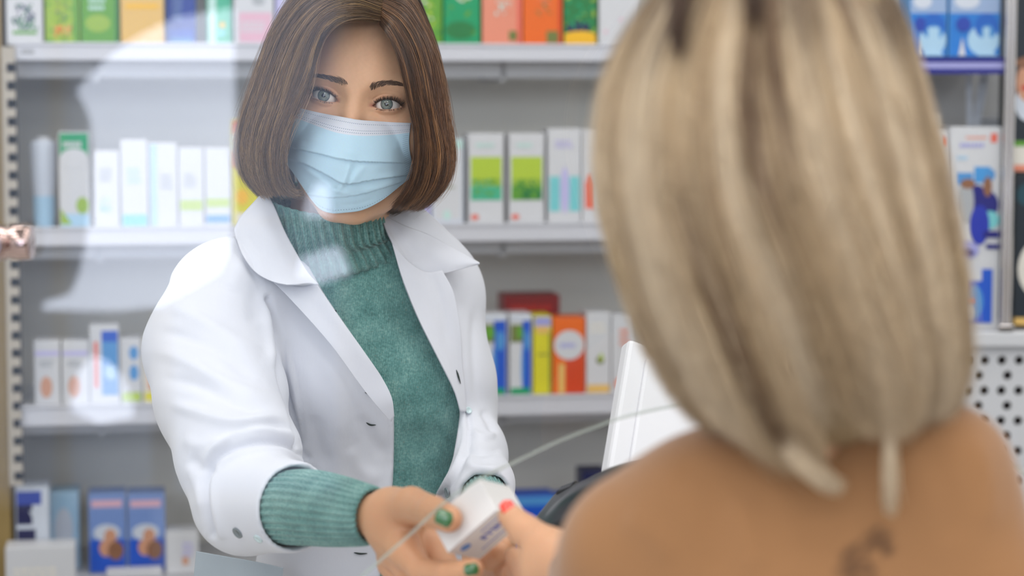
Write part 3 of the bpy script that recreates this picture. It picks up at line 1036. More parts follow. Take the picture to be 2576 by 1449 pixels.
GR1 = 'inhaler cartons on the striped rail'
zrt = zr1
for k, (x0, x1, lab) in enumerate(((2288, 2384, 'blue and white inhaler carton on the striped rail, half behind the blond hair'), (2388, 2518, 'blue and white inhaler carton on the striped rail next to the chrome post'))):
    carton('inhaler_carton', x0, x1, -160, 145, 1, C['sky'], lab, GR1,
           [(0, 0.0, 1, 0.36, lin((30, 120, 205))), (0, 0.36, 1, 0.56, lin((150, 172, 208))), (0.08, 0.4, 0.6, 0.52, C['pale'], 'e'), (0, 0.56, 1, 1, lin((158, 178, 212))),
            (0.36 if k else 0.25, 0.0, 1.0, 0.26, C['lsky'], 'e'), (0.5 if k else 0.3, 0.14, 0.98, 0.36, lin((20, 96, 190)), 'e'), (0.62 if k else 0.42, 0.12, 0.9, 0.26, C['sky'], 'e'),
            (0.56 if k else 0.36, 0.0, 0.94, 0.14, C['lsky'], 't'), (0.58 if k else 0.38, 0.06, 0.92, 0.16, C['lsky'], 'e'), (0.68 if k else 0.5, 0.1, 0.8, 0.24, C['lsky']),
            (0.18, 0.0, 0.32, 0.16, w, 't'), (0.12, 0.2, 0.42, 0.33, C['blue'], 'e'), (0.2, 0.62, 0.8, 0.8, C['blue'], 'l', 2)],
           depth=0.09, back=0.012, frame=rfr, proj=R, zbase=zrt)
GR2 = 'device cartons on the white ledge'
dk = lin((22, 26, 120))
carton('device_carton', 2386, 2516, 320, 830, 1, w, 'tall white carton picturing a person in navy, next to the chrome post', GR2,
       [(0.30, 0.945, 0.72, 0.965, C['salmon'], 'l', 1), (0.18, 0.90, 0.82, 0.935, C['lilac'], 'l', 1), (0.12, 0.84, 0.4, 0.87, C['lsky'], 'l', 1), (0.80, 0.93, 0.93, 0.975, C['coral']),
        (0.12, 0.72, 0.45, 0.78, C['sky']), (0.48, 0.73, 0.8, 0.81, lin((70, 150, 215))), (0.7, 0.74, 0.9, 0.8, C['sky'], 'e'),
        (0.35, 0.52, 0.75, 0.72, dk, 'e'), (0.35, 0.54, 0.98, 0.70, dk, 'e'), (0.66, 0.66, 0.84, 0.76, C['brown'], 'e'), (0.14, 0.53, 0.48, 0.74, C['grey'], 'e'), (0.2, 0.7, 0.5, 0.75, C['brown'], 'e'),
        (0.6, 0.5, 1, 0.59, C['cyan'], 'e'), (0.4, 0.42, 0.8, 0.62, lin((30, 50, 170)), 'e'), (0.68, 0.455, 1, 0.49, dk), (0.74, 0.40, 1, 0.425, dk), (0.05, 0.35, 0.6, 0.44, C['lilac'], 'e'), (0.1, 0.36, 0.5, 0.4, dk, 'e'),
        (0.32, 0.03, 0.88, 0.30, lin((24, 86, 200))), (0.3, 0.05, 0.7, 0.22, C['sky'], 'e'), (0.3, 0.24, 0.66, 0.3, w), (0.3, 0.04, 0.5, 0.12, C['pale'], 'e'), (0.32, 0.13, 0.5, 0.15, C['coral'])],
       depth=0.08, back=0.004, frame=rfr, proj=R, zbase=zl1)
carton('device_carton', 2290, 2383, 330, 830, 1, w, 'tall white carton with an orange corner square, half behind the blond hair', GR2, [(0.80, 0.93, 0.93, 0.975, C['coral']), (0.2, 0.72, 0.95, 0.78, C['sky'])], depth=0.08, back=0.01, frame=rfr, proj=R, zbase=zl1)
carton('carton', 2300, 2362, 288, 830, 1, C['cream'], 'cream carton behind the white device cartons, its top edge by the blond hair', 'cartons behind the device cartons', [], depth=0.03, back=0.12, frame=rfr, proj=R, zbase=zl1)
carton('carton', 2458, 2520, 298, 830, 1, C['pale'], 'pale carton behind the tall white one, its top edge by the chrome post', 'cartons behind the device cartons', [(0, 0.985, 1, 1, w)], depth=0.03, back=0.13, frame=rfr, proj=R, zbase=zl1)
# dark cartons beyond the post
d1 = lin((20, 34, 46))
zmid = R(2590, 436)[1]
carton('hair_dye_carton', 2552, 2680, 440, 812, 1, d1, 'dark carton with a white round picture and a tan foot beyond the chrome post', 'dark cartons beyond the post',
       [(0, 0.0, 1, 0.05, C['tan']), (0.05, 0.16, 1.2, 0.6, C['cream'], 'e'), (0.2, 0.86, 0.35, 0.92, C['pale']), (0, 0.8, 0.4, 0.95, lin((24, 70, 84)), 'e')], depth=0.09, back=0.01, frame=rfr, proj=R, zbase=zl1 + 0.004)
carton('hair_dye_carton', 2552, 2680, -120, 434, 1, d1, 'dark carton with a smiling face picture and green stripe beyond the chrome post', 'dark cartons beyond the post',
       [(0, 0.0, 1, 0.12, C['cream']), (0, 0.0, 1, 0.03, C['salmon']), (0, 0.115, 1, 0.14, C['green']), (0.0, 0.23, 0.55, 0.4, C['pale'], 'e'), (0.02, 0.32, 0.5, 0.5, C['skin'], 'e'), (0.12, 0.37, 0.4, 0.4, C['red'], 'e'), (0, 0.47, 0.6, 0.53, C['brown'], 'e')],
       depth=0.09, back=0.01, frame=rfr, proj=R, zbase=zmid)
# ================================================================== the pharmacist: head
def rotz(a):
    return np.array([[math.cos(a), -math.sin(a), 0], [math.sin(a), math.cos(a), 0], [0, 0, 1]])


HE = M(897.3, 252.7, 2.13)
_t, _yw, _pt = math.radians(8.0), math.radians(4.0), math.radians(2.0)
HX = np.array([math.cos(_t), 0, -math.sin(_t)])
HZ = np.array([math.sin(_t), 0, math.cos(_t)])
HY = np.array([0.0, -1.0, 0.0])
HX, HY = HX * math.cos(_yw) + HY * math.sin(_yw), HY * math.cos(_yw) - HX * math.sin(_yw)
HZ, HY = HZ * math.cos(_pt) + HY * math.sin(_pt), HY * math.cos(_pt) - HZ * math.sin(_pt)
HM = np.stack([HX, HY, HZ])          # rows: local axes in camera axes


def H2C(l):
    return HE + np.asarray(l, float) @ HM


def C2H(c):
    return (np.asarray(c) - HE.astype(np.float32)) @ HM.T.astype(np.float32)


EYES = ((-29.9, 0.0, 0.0), (29.9, 0.0, 0.0))
ER = 12.0


def lid_uv(p, side):
    u = (p[..., 0] - side * 29.9) * side      # outward
    v = p[..., 2]
    return u, v


def lid_curves(u, side):
    wdt = 14.2 if side < 0 else 13.6
    q = np.clip(1 - (u / wdt) ** 2, 0, 1)
    base = 0.11 * u - 2.0
    return base + 6.0 * q ** 0.85 + 0.6 * q * (u / wdt), base - 3.0 * q


def face_sdf(p):
    """head and face of the pharmacist in the head's own axes (x to the picture's right, y out of the face, z up), mm, eyes at z = 0"""
    x, y, z = ax(p)
    pa = np.stack([np.abs(x), y, z], -1)
    d = el(p, (-10, -78, 36), (66, 92, 84))
    d = smin(d, el(p, (0, -60, 20), (66, 76, 60)), 14)
    d = smin(d, el(p, (0, -44, -22), (63, 57, 94)), 22)
    d = smin(d, rc(pa, (12, 5.5, 19), (40, -2, 19), 9.0, 8.0), 10)
    d = smin(d, sp(pa, (43, -17, -29), 22), 16)
    d = smin(d, chain(p, [((0, 6.5, 8), 7.5), ((0, 12, -10), 7.0), ((0, 20, -30), 7.5), ((0, 22, -39), 8.5)], 5), 9)
    d = smin(d, sp(pa, (10, 14, -41), 7), 6)
    d = smin(d, el(p, (0, -8, -68), (30, 21, 24)), 14)
    d = smin(d, sp(p, (0, -8, -98), 17), 14)
    d = smin(d, rc(pa, (50, -62, -62), (14, -12, -102), 13, 11), 16)
    d = smin(d, chain(p, [((-6, -82, -52), 46), ((-15, -88, -108), 46), ((-6, -96, -160), 46)], 10), 16)
    # ears
    d = smin(d, el(pa, (72, -86, -14), (9, 17, 30)), 4)
    # eye sockets and eyelids
    for sd in (-1, 1):
        e = (sd * 29.9, 0, 0)
        d = smax(d, -el(p, (sd * 29.0, 20.5, -0.5), (19, 14.5, 14)), 9)
        d = smin(d, sp(p, e, 13.5), 3.5)
        u, v = lid_uv(p, sd)
        up, lo = lid_curves(u, sd)
        # fold above the upper lid, soft furrow under the lower one
        inn = np.clip(1 - (u / 17.5) ** 4, 0, 1)
        d = d + 1.2 * np.exp(-((v - up - 4.6 + 0.10 * u) / 1.5) ** 2) * inn * (y > -4)
        d = d + 0.55 * np.exp(-((v - lo + 5.2) / 1.8) ** 2) * inn * (y > -4)
        d = d - 0.5 * np.exp(-((v - lo + 2.2) / 1.6) ** 2) * inn * (y > -4)
        slit = np.maximum(np.maximum(v - up, lo - v), np.abs(u) - 14.4) * 0.8
        slit = np.maximum(slit, 3.0 - y)
        d = smax(d, -slit, 0.7)
    # the eyeballs fill the sockets
    return d


def muzzle_y(x, z):
    """front of the face mask in the head's axes"""
    zz = (z + 52.0)
    y = 35.5 - 0.0102 * x * x - 0.0000012 * x ** 4
    y = y - np.where(zz > 0, 0.0105 * zz * zz, 0.0062 * zz * zz)
    ridge = np.exp(-(x / 15.0) ** 2) * np.clip((z + 46) / 26.0, 0, 1)
    y = y + 2.5 * ridge - 3.0 * np.exp(-((np.abs(x) - 27) / 12.0) ** 2) * np.clip((z + 42) / 24.0, 0, 1)
    return y


def mask_local(px, py, lift=0.0, extra=None):
    """picture points -> head axes on the mask's surface"""
    y = np.full(np.shape(px), 20.0)
    for _ in range(6):
        # point on the view line whose local y equals y
        d0 = M(px, py, 2.10)
        d1 = M(px, py, 2.12)
        l0, l1 = (d0 - HE) @ HM.T, (d1 - HE) @ HM.T
        k = (y - l0[..., 1]) / (l1[..., 1] - l0[..., 1])
        l = l0 + k[..., None] * (l1 - l0)
        y = muzzle_y(l[..., 0], l[..., 2]) + lift + (extra if extra is not None else 0)
    return l


SK = lin((220, 173, 140))


def skin_colour(loc, f_noise=0.03):
    """make-up and flush of the pharmacist's skin (pigment only)"""
    n = len(loc)
    c = np.tile(np.array(SK), (n, 1))
    x, y, z = loc[:, 0], loc[:, 1], loc[:, 2]
    for sd in (-1, 1):
        u, v = lid_uv(loc, sd)
        up, lo = lid_curves(u, sd)
        front = y > -6
        # brown eye shadow on the upper lid, thin liner at the lash roots
        a = np.exp(-(np.clip(v - up - 1.5, 0, 99) / 2.6) ** 2) * np.clip(1.25 - (np.abs(u) / 17.0) ** 3, 0, 1) * (v > up - 1) * front
        c = c * (1 - 0.6 * a[:, None]) + np.array(lin((122, 84, 78))) * (0.6 * a[:, None])
        a = np.exp(-((v - up - 0.5) / 0.9) ** 2) * np.clip(1.3 - (np.abs(u - 1) / 14.5) ** 4, 0, 1) * front
        c = c * (1 - 0.8 * a[:, None]) + np.array(lin((52, 36, 34))) * (0.8 * a[:, None])
        a = np.exp(-((v - lo + 0.6) / 1.5) ** 2) * np.clip(1.1 - (np.abs(u) / 15.5) ** 4, 0, 1) * front
        c = c * (1 - 0.35 * a[:, None]) + np.array(lin((150, 100, 92))) * (0.35 * a[:, None])
        a = np.exp(-((u + 14.0) / 1.8) ** 2 - ((v + 3.0) / 1.8) ** 2) * front
        c = c * (1 - 0.6 * a[:, None]) + np.array(lin((196, 120, 104))) * (0.6 * a[:, None])
    a = 0.22 * np.exp(-((np.abs(x) - 42) / 18) ** 2 - ((z + 30) / 16) ** 2) + 0.2 * np.exp(-(x / 12) ** 2 - ((z + 32) / 14) ** 2)
    c = c * (1 - a[:, None]) + np.array(lin((214, 142, 118))) * a[:, None]
    nn = np.sin(x * 0.9 + 2 * np.sin(z * 0.37)) * np.sin(z * 0.83 + y * 0.6 + 1.7 * np.sin(x * 0.21))
    return np.clip(c * (1 + 0.02 * nn[:, None]), 0, 1)


def skin_mat(name):
    m, nt, b_ = new_mat(name)
    a = nt.nodes.new('ShaderNodeAttribute')
    a.attribute_name = 'Col'
    nt.links.new(a.outputs['Color'], b_.inputs['Base Color'])
    b_.inputs['Roughness'].default_value = 0.46
    b_.inputs['Specular IOR Level'].default_value = 0.38
    b_.inputs['Subsurface Weight'].default_value = 0.25
    b_.inputs['Subsurface Radius'].default_value = (1, 0.36, 0.22)
    b_.inputs['Subsurface Scale'].default_value = 0.004
    tc = nt.nodes.new('ShaderNodeTexCoord')
    n1 = nt.nodes.new('ShaderNodeTexNoise')
    n1.inputs['Scale'].default_value = 1400
    n1.inputs['Detail'].default_value = 2
    nt.links.new(tc.outputs['Object'], n1.inputs['Vector'])
    bp = nt.nodes.new('ShaderNodeBump')
    bp.inputs['Strength'].default_value = 0.10
    bp.inputs['Distance'].default_value = 0.0004
    nt.links.new(n1.outputs['Fac'], bp.inputs['Height'])
    nt.links.new(bp.outputs['Normal'], b_.inputs['Normal'])
    return m


M_SKIN = skin_mat('skin')

pharm_at = W(M(880, 1449, 2.25))
pharm = empty('person', (pharm_at[0], pharm_at[1], 0.0), 'person in white lab coat, green turtleneck and blue face mask, handing over a carton', 'person')

body_v, body_f, body_c = [], [], []


def body_add(vc, q, col):
    n = sum(len(a) for a in body_v)
    body_v.append(W(vc))
    body_f.append(q + n)
    body_c.append(col)


# fine block: the front of the face; coarser block: the rest of the head and the neck
FH = 0.85
v1, q1 = nets(face_sdf, (-71, -30, -34), (71, 34, 92), FH)
g1 = grad(face_sdf, v1, 0.4)
v1 = v1 - face_sdf(v1.astype(np.float32))[:, None] * g1 * 0.6
body_add(H2C(v1), q1[:, ::-1], skin_colour(v1))


def head_rest(p):
    return face_sdf(p) + 0.35


v2, q2 = nets(head_rest, (-92, -180, -200), (100, 40, 136), 2.6)
keep = ~((v2[:, 0] > -66) & (v2[:, 0] < 66) & (v2[:, 1] > -24) & (v2[:, 2] > -28) & (v2[:, 2] < 86))
q2 = q2[keep[q2].any(1)]
body_add(H2C(v2), q2[:, ::-1], skin_colour(v2))

# ------------------------------------------------------------------ eyes
def eye_mat():
    m, nt, b_ = new_mat('eye')
    a = nt.nodes.new('ShaderNodeAttribute')
    a.attribute_name = 'Col'
    nt.links.new(a.outputs['Color'], b_.inputs['Base Color'])
    b_.inputs['Roughness'].default_value = 0.12
    b_.inputs['Coat Weight'].default_value = 1.0
    b_.inputs['Coat Roughness'].default_value = 0.02
    return m


M_EYE = eye_mat()
for sd, e in zip((-1, 1), EYES):
    look = np.array([0.02 if sd < 0 else 0.0, 1.0, 0.0])
    look /= np.linalg.norm(look)
    s1_ = np.cross(look, [0, 0, 1])
    s1_ /= np.linalg.norm(s1_)
    s2_ = np.cross(s1_, look)
    na, nr = 96, 90
    rr = np.concatenate([np.linspace(0, 0.62, 60), np.linspace(0.62, math.pi, 31)[1:]])
    V, CC = [], []
    rgi = np.random.default_rng(5)
    streak = rgi.random(na)
    streak = (streak + np.roll(streak, 1)) / 2
    for a in rr:
        for j in range(na):
            t = 2 * math.pi * j / na
            bulge = 12.0 + 0.9 * max(0, 1 - (a / 0.5) ** 2) ** 1.5
            V.append(np.array(e) + bulge * (math.cos(a) * look + math.sin(a) * (math.cos(t) * s1_ + math.sin(t) * s2_)))
            r = 12.0 * math.sin(a) if a < 1.5 else 12
            if r < 1.75:
                c = (0.006, 0.006, 0.007)
            elif r < 5.5:
                k = (r - 1.75) / 3.75
                base = np.array(lin((116, 122, 112))) * (1 - k) + np.array(lin((104, 120, 124))) * k
                base = base * (0.72 + 0.55 * streak[j])
                edge = np.clip((r - 4.7) / 0.8, 0, 1)
                c = tuple(base * (1 - edge) + np.array(lin((46, 52, 56))) * edge)
                if r < 2.1:
                    c = tuple(np.array(c) * 0.45)
            else:
                k = np.clip((r - 5.5) / 0.7, 0, 1)
                red = 0.25 * np.clip((r - 8) / 4, 0, 1)
                c = tuple(np.array(lin((96, 100, 104))) * (1 - k) + (np.array(lin((222, 216, 212))) * (1 - red) + np.array(lin((214, 160, 150))) * red) * k)
            CC.append(c)
    me = mesh_np('eye', W(H2C(np.array(V))), np.array([[i * na + j, (i + 1) * na + j, (i + 1) * na + (j + 1) % na, i * na + (j + 1) % na] for i in range(len(rr) - 1) for j in range(na)]), np.array(CC))
    link('eye', me, None, M_EYE, True)['_p'] = 1


# ------------------------------------------------------------------ strands: brows, lashes, hair
def strands_mesh(name, lines, radii, cols, n=3):
    """many thin tapering tubes in one mesh; lines (s, k, 3) camera mm, radii (s, k) mm, cols (s, k, 3) or (s, 3)"""
    lines = np.asarray(lines, float)
    s, k, _ = lines.shape
    t = np.gradient(lines, axis=1)
    t /= np.maximum(np.linalg.norm(t, axis=2, keepdims=True), 1e-9)
    ref = np.array([0.0, -1.0, 0.0]) + 0.001
    a = np.cross(t, ref)
    a /= np.maximum(np.linalg.norm(a, axis=2, keepdims=True), 1e-9)
    b_ = np.cross(t, a)
    ang = np.arange(n) * 2 * math.pi / n + 0.5
    v = lines[:, :, None, :] + radii[:, :, None, None] * (np.cos(ang)[None, None, :, None] * a[:, :, None, :] + np.sin(ang)[None, None, :, None] * b_[:, :, None, :])
    i = np.arange(k - 1)[:, None]
    j = np.arange(n)[None, :]
    f = np.stack([i * n + j, i * n + (j + 1) % n, (i + 1) * n + (j + 1) % n, (i + 1) * n + j], -1).reshape(-1, 4)
    f = (f[None] + (np.arange(s) * k * n)[:, None, None]).reshape(-1, 4)
    cols = np.asarray(cols, float)
    if cols.ndim == 2:
        cols = np.repeat(cols[:, None, :], k, 1)
    c = np.repeat(cols[:, :, None, :], n, 2).reshape(-1, 3)
    return mesh_np(name, W(v.reshape(-1, 3)), f, c)


def hair_mat(name, rough=0.29, spec=0.5):
    m, nt, b_ = new_mat(name)
    a = nt.nodes.new('ShaderNodeAttribute')
    a.attribute_name = 'Col'
    nt.links.new(a.outputs['Color'], b_.inputs['Base Color'])
    b_.inputs['Roughness'].default_value = rough
    b_.inputs['Specular IOR Level'].default_value = spec
    return m


M_HAIR = hair_mat('brown_hair')


def on_face(px, py, lift=0.0):
    d = march(lambda p: face_sdf(C2H(p)), px, py, 2.06, 2.25, 80)
    return M(px, py, (d - lift) / 1000.0)


rg = np.random.default_rng(3)
for side, pts in ((-1, [(872, 216), (858, 206), (840, 201), (818, 194), (798, 190), (784, 192), (768, 198)]), (1, [(930, 224), (944, 217), (964, 211), (986, 209), (1004, 211), (1020, 216), (1030, 222)])):
    c = spline(pts, 200)
    L, n_ = [], 470
    wid = np.interp(np.linspace(0, 1, 200), [0, 0.08, 0.3, 0.65, 1], [5.0, 7.8, 7.6, 5.8, 2.2])
    for _ in range(n_):
        i = int(rg.random() ** 0.9 * 192)
        tang = c[min(i + 4, 199)] - c[max(i - 4, 0)]
        tang /= np.linalg.norm(tang)
        nrm = np.array([-tang[1], tang[0]])
        if nrm[1] > 0:
            nrm = -nrm
        o = rg.uniform(-1, 1) * wid[i]
        st = c[i] + nrm * o
        up = np.interp(i / 199, [0, 0.25, 0.6, 1], [0.9, 0.45, 0.12, 0.0]) - 0.25 * o / 6
        dr = tang + nrm * (up + rg.normal(0, 0.12))
        ln = rg.uniform(8, 15) * np.interp(i / 199, [0, 0.2, 1], [0.75, 1, 0.8])
        q = np.stack([st + dr * ln * t - nrm * 1.5 * t * t for t in (0, 0.35, 0.7, 1)])
        L.append(q)
    L = np.array(L)
    c3 = on_face(L[:, :, 0].ravel(), L[:, :, 1].ravel()).reshape(L.shape[0], 4, 3)
    c3 = np.nan_to_num(c3, nan=2110.0)
    lift = np.array([-0.1, 0.25, 0.45, 0.4])
    c3 = c3 + (HY * 1.0)[None, None] * lift[None, :, None]
    rad = np.tile(np.array([0.13, 0.13, 0.10, 0.03]), (len(L), 1))
    col = np.array(lin((108, 82, 68))) * rg.uniform(0.6, 1.3, (len(L), 1))
    o = link('eyebrow', strands_mesh('eyebrow', c3, rad, col), None, M_HAIR, True)
    o['_p'] = 1
for sd in (-1, 1):
    L, R_ = [], []
    for upper in (True, False):
        for _ in range(190 if upper else 70):
            u = rg.uniform(-12.0, 13.6) if upper else rg.uniform(-10, 13)
            up, lo = lid_curves(np.array(u), sd)
            v = float(up) + 0.2 if upper else float(lo) - 0.4
            rr_ = math.sqrt(max(13.6 ** 2 - u * u - v * v, 1.0)) if u * u + v * v < 13.6 ** 2 else 1.0
            root = np.array([sd * 29.9 + sd * u, rr_ - 0.3, v])
            fan = 0.5 * u / 13 + rg.normal(0, 0.12)
            ln = (rg.uniform(5.5, 8.5) * (0.75 + 0.25 * u / 13) if upper else rg.uniform(2.0, 3.6))
            sgn = 1 if upper else -1
            d1 = np.array([sd * fan * 0.8, 0.9, 0.05 * sgn])
            d2 = np.array([sd * fan, 0.35, 0.95 * sgn])
            q = [root + ln * (0.5 * t * d1 + 0.6 * t * t * d2) for t in (0, 0.25, 0.5, 0.75, 1)]
            L.append(q)
            R_.append(np.array([0.17, 0.16, 0.13, 0.09, 0.03]) * (1 if upper else 0.6))
    o = link('eyelashes', strands_mesh('eyelashes', H2C(np.array(L)), np.array(R_), np.tile(np.array(lin((28, 22, 22))), (len(L), 1))), None, M_HAIR, True)
    o['_p'] = 1
# ------------------------------------------------------------------ the blue pleated face mask
MK_T = [(744, 271), (772, 277), (820, 287), (870, 296), (905, 302), (960, 306), (1000, 309), (1040, 312)]
MK_L = [(744, 271), (730, 290), (721, 312), (720, 340), (712, 362), (703, 384), (704, 396), (712, 402)]
MK_R = [(1040, 312), (1037, 332), (1034, 352), (1034, 375), (1036, 398), (1040, 425), (1041, 440), (1034, 446)]
MK_B = [(712, 402), (732, 425), (756, 462), (782, 500), (806, 526), (834, 536), (866, 535), (912, 528), (960, 504), (1006, 468), (1034, 446)]
nu, nv = 150, 120
ct, cb, cl, cr = spline(MK_T, nu), spline(MK_B, nu), spline(MK_L, nv), spline(MK_R, nv)
u = np.linspace(0, 1, nu)[:, None, None]
v = np.linspace(0, 1, nv)[None, :, None]
pts = (1 - v) * ct[:, None] + v * cb[:, None] + (1 - u) * cl[None] + u * cr[None] - (
    (1 - u) * (1 - v) * ct[0] + u * (1 - v) * ct[-1] + (1 - u) * v * cb[0] + u * v * cb[-1])
U, V = np.broadcast_to(u[..., 0], (nu, nv)), np.broadcast_to(v[..., 0], (nu, nv))
px, py = pts[..., 0], pts[..., 1]
# pleats: each fold steps out over the one below it; the ends of the pleats are pressed flat
ext = np.zeros((nu, nv))
edge = np.clip(np.minimum(U, 1 - U) / 0.16, 0.12, 1)
P1 = [(706, 366), (790, 384), (883, 404), (960, 408), (1036, 411)]
P2 = [(704, 396), (760, 410), (815, 436), (868, 462), (940, 452), (1000, 444), (1040, 440)]
P3 = [(770, 488), (830, 497), (900, 490), (960, 474), (1010, 458)]


def pleat(pl, hgt, fade):
    c = spline(pl, 120)
    yl = np.interp(px, c[:, 0], c[:, 1])
    s = py - yl
    return hgt * (np.exp(-np.clip(-s, 0, 999) / fade) * (s < 0) - 0.55 * np.exp(-np.clip(s, 0, 999) / (fade * 0.6)) * (s >= 0))


ext += pleat(P1, 1.5, 22) * edge + pleat(P2, 2.0, 26) * edge + pleat(P3, 0.8, 16) * edge


def mcrease(pl, w, h):
    global ext
    d, t = line_d(px, py, spline(pl, 30))
    ext = ext + h * np.exp(-(d / w) ** 2) * np.clip(np.sin(np.clip(t, 0.03, 0.97) * math.pi) * 1.6, 0, 1)


mcrease([(880, 405), (872, 440), (858, 470), (846, 490)], 5, 1.2)
mcrease([(893, 405), (884, 445), (868, 480)], 6, -1.3)
mcrease([(920, 410), (900, 440), (872, 462)], 9, 0.9)
mcrease([(850, 455), (840, 478), (880, 488)], 6, 0.8)
mcrease([(800, 440), (830, 462), (850, 486)], 8, -0.9)
mcrease([(760, 420), (800, 446), (836, 470)], 7, 0.8)
mcrease([(1000, 452), (960, 470), (900, 485)], 9, 1.0)
mcrease([(1012, 420), (985, 430), (940, 436)], 10, -0.7)
mcrease([(765, 300), (770, 330), (765, 370)], 12, -0.9)
mcrease([(1012, 325), (1010, 360), (1018, 400)], 9, -1.2)
mcrease([(1000, 350), (996, 380)], 9, 0.7)
mcrease([(850, 515), (900, 512), (950, 494)], 6, -0.5)
mcrease([(738, 410), (770, 440), (792, 470)], 10, -0.7)
mcrease([(880, 330), (884, 370), (882, 400)], 16, 0.7)
ext += 0.25 * np.sin(px * 0.05 + py * 0.03) * np.sin(py * 0.045)
loc = mask_local(px, py, 0.0, ext)
# nowhere inside the face
for _ in range(4):
    s = face_sdf(loc.reshape(-1, 3).astype(np.float32)).reshape(nu, nv)
    push = np.clip(1.6 - s, 0, 30)
    for _k in range(14):
        pp = np.pad(push, 1, mode='edge')
        push = np.maximum(push, (pp[:-2, 1:-1] + pp[2:, 1:-1] + pp[1:-1, :-2] + pp[1:-1, 2:]) / 4 * 0.97)
    loc[..., 1] += push * 0.9
me = mesh_np('face_mask', W(H2C(loc.reshape(-1, 3))), grid_faces(nu, nv))
uvl = me.uv_layers.new(name='UVMap')
li = np.empty(len(me.loops), np.int32)
me.loops.foreach_get('vertex_index', li)
uvl.data.foreach_set('uv', np.stack([U.ravel()[li], V.ravel()[li]], -1).astype(np.float32).ravel())


def mask_mat():
    m, nt, b_ = new_mat('mask_fabric')
    N = nt.nodes
    Lk = nt.links
    uv = N.new('ShaderNodeUVMap')
    sp_ = N.new('ShaderNodeSeparateXYZ')
    Lk.new(uv.outputs[0], sp_.inputs[0])

    def mt(op, a, b2=None, c=None):
        n = N.new('ShaderNodeMath')
        n.operation = op
        for i, q in enumerate((a, b2, c)):
            if q is None:
                continue
            if isinstance(q, (int, float)):
                n.inputs[i].default_value = q
            else:
                Lk.new(q, n.inputs[i])
        return n.outputs[0]
    u_, v_ = sp_.outputs[0], sp_.outputs[1]
    # white binding along the top
    band = mt('LESS_THAN', v_, 0.172)
    mx = N.new('ShaderNodeMix')
    mx.data_type = 'RGBA'
    mx.inputs[6].default_value = (*lin((186, 216, 234)), 1)
    mx.inputs[7].default_value = (*lin((214, 217, 228)), 1)
    Lk.new(band, mx.inputs[0])
    # soft mottling of the non-woven cloth
    tc = N.new('ShaderNodeTexCoord')
    nz = N.new('ShaderNodeTexNoise')
    nz.inputs['Scale'].default_value = 900
    nz.inputs['Detail'].default_value = 3
    Lk.new(tc.outputs['Object'], nz.inputs['Vector'])
    mm = N.new('ShaderNodeMix')
    mm.data_type = 'RGBA'
    mm.blend_type = 'MULTIPLY'
    mm.inputs[0].default_value = 0.12
    Lk.new(mx.outputs[2], mm.inputs[6])
    Lk.new(nz.outputs['Color'], mm.inputs[7])

    def dots(v0, cnt, ru, rv, uo=0.0):
        fu = mt('FRACT', mt('ADD', mt('MULTIPLY', u_, cnt), uo))
        du = mt('LESS_THAN', mt('ABSOLUTE', mt('SUBTRACT', fu, 0.5)), ru)
        dv = mt('LESS_THAN', mt('ABSOLUTE', mt('SUBTRACT', v_, v0)), rv)
        return mt('MULTIPLY', du, dv)
    dsum = dots(0.045, 62, 0.2, 0.0045)
    for q in (dots(0.118, 62, 0.2, 0.0045), dots(0.146, 62, 0.2, 0.0045, 0.5), dots(0.955, 62, 0.2, 0.004)):
        dsum = mt('MAXIMUM', dsum, q)
    # welded squares at the two ends
    for lo_, hi_ in ((0.012, 0.06), (0.94, 0.988)):
        inb = mt('MULTIPLY', mt('GREATER_THAN', u_, lo_), mt('LESS_THAN', u_, hi_))
        inv = mt('MULTIPLY', mt('GREATER_THAN', v_, 0.2), mt('LESS_THAN', v_, 0.93))
        fu = mt('LESS_THAN', mt('ABSOLUTE', mt('SUBTRACT', mt('FRACT', mt('MULTIPLY', u_, 92)), 0.5)), 0.26)
        fv = mt('LESS_THAN', mt('ABSOLUTE', mt('SUBTRACT', mt('FRACT', mt('MULTIPLY', v_, 30)), 0.5)), 0.12)
        dsum = mt('MAXIMUM', dsum, mt('MULTIPLY', mt('MULTIPLY', inb, inv), mt('MULTIPLY', fu, fv)))
    md = N.new('ShaderNodeMix')
    md.data_type = 'RGBA'
    Lk.new(mt('MULTIPLY', dsum, 0.75), md.inputs[0])
    Lk.new(mm.outputs[2], md.inputs[6])
    md.inputs[7].default_value = (*lin((96, 120, 148)), 1)
    Lk.new(md.outputs[2], b_.inputs['Base Color'])
    b_.inputs['Roughness'].default_value = 0.75
    b_.inputs['Specular IOR Level'].default_value = 0.25
    b_.inputs['Sheen Weight'].default_value = 0.15
    bp = N.new('ShaderNodeBump')
    bp.inputs['Strength'].default_value = 0.25
    bp.inputs['Distance'].default_value = 0.0003
    Lk.new(mt('SUBTRACT', mt('MULTIPLY', nz.outputs['Fac'], 0.5), dsum), bp.inputs['Height'])
    Lk.new(bp.outputs['Normal'], b_.inputs['Normal'])
    return m


fm = link('face_mask', me, None, mask_mat(), True)
thick(fm, 0.0006, 0)
fm['_p'] = 1
M_LOOP = mat('ear_loop_cord', (228, 228, 232), 0.7, bump=(1500, 0.2, 0.0003))


def loop_c(pl, lz):
    q = mask_local(np.array([p[0] for p in pl], float), np.array([p[1] for p in pl], float))
    q[:, 1] = np.array(lz)
    return H2C(spline(q, 24))


for pl, ys in (([(1036, 318), (1044, 322), (1050, 312), (1058, 296)], (-8, -12, -30, -60)), ([(709, 398), (703, 388), (704, 352), (716, 318), (722, 308)], (-10, -12, -30, -34, -14))):
    b = MB()
    b.tube(W(loop_c(pl, ys)), 0.0014, 8)
    b.build('ear_loop', M_LOOP, None, True)['_m'] = 1
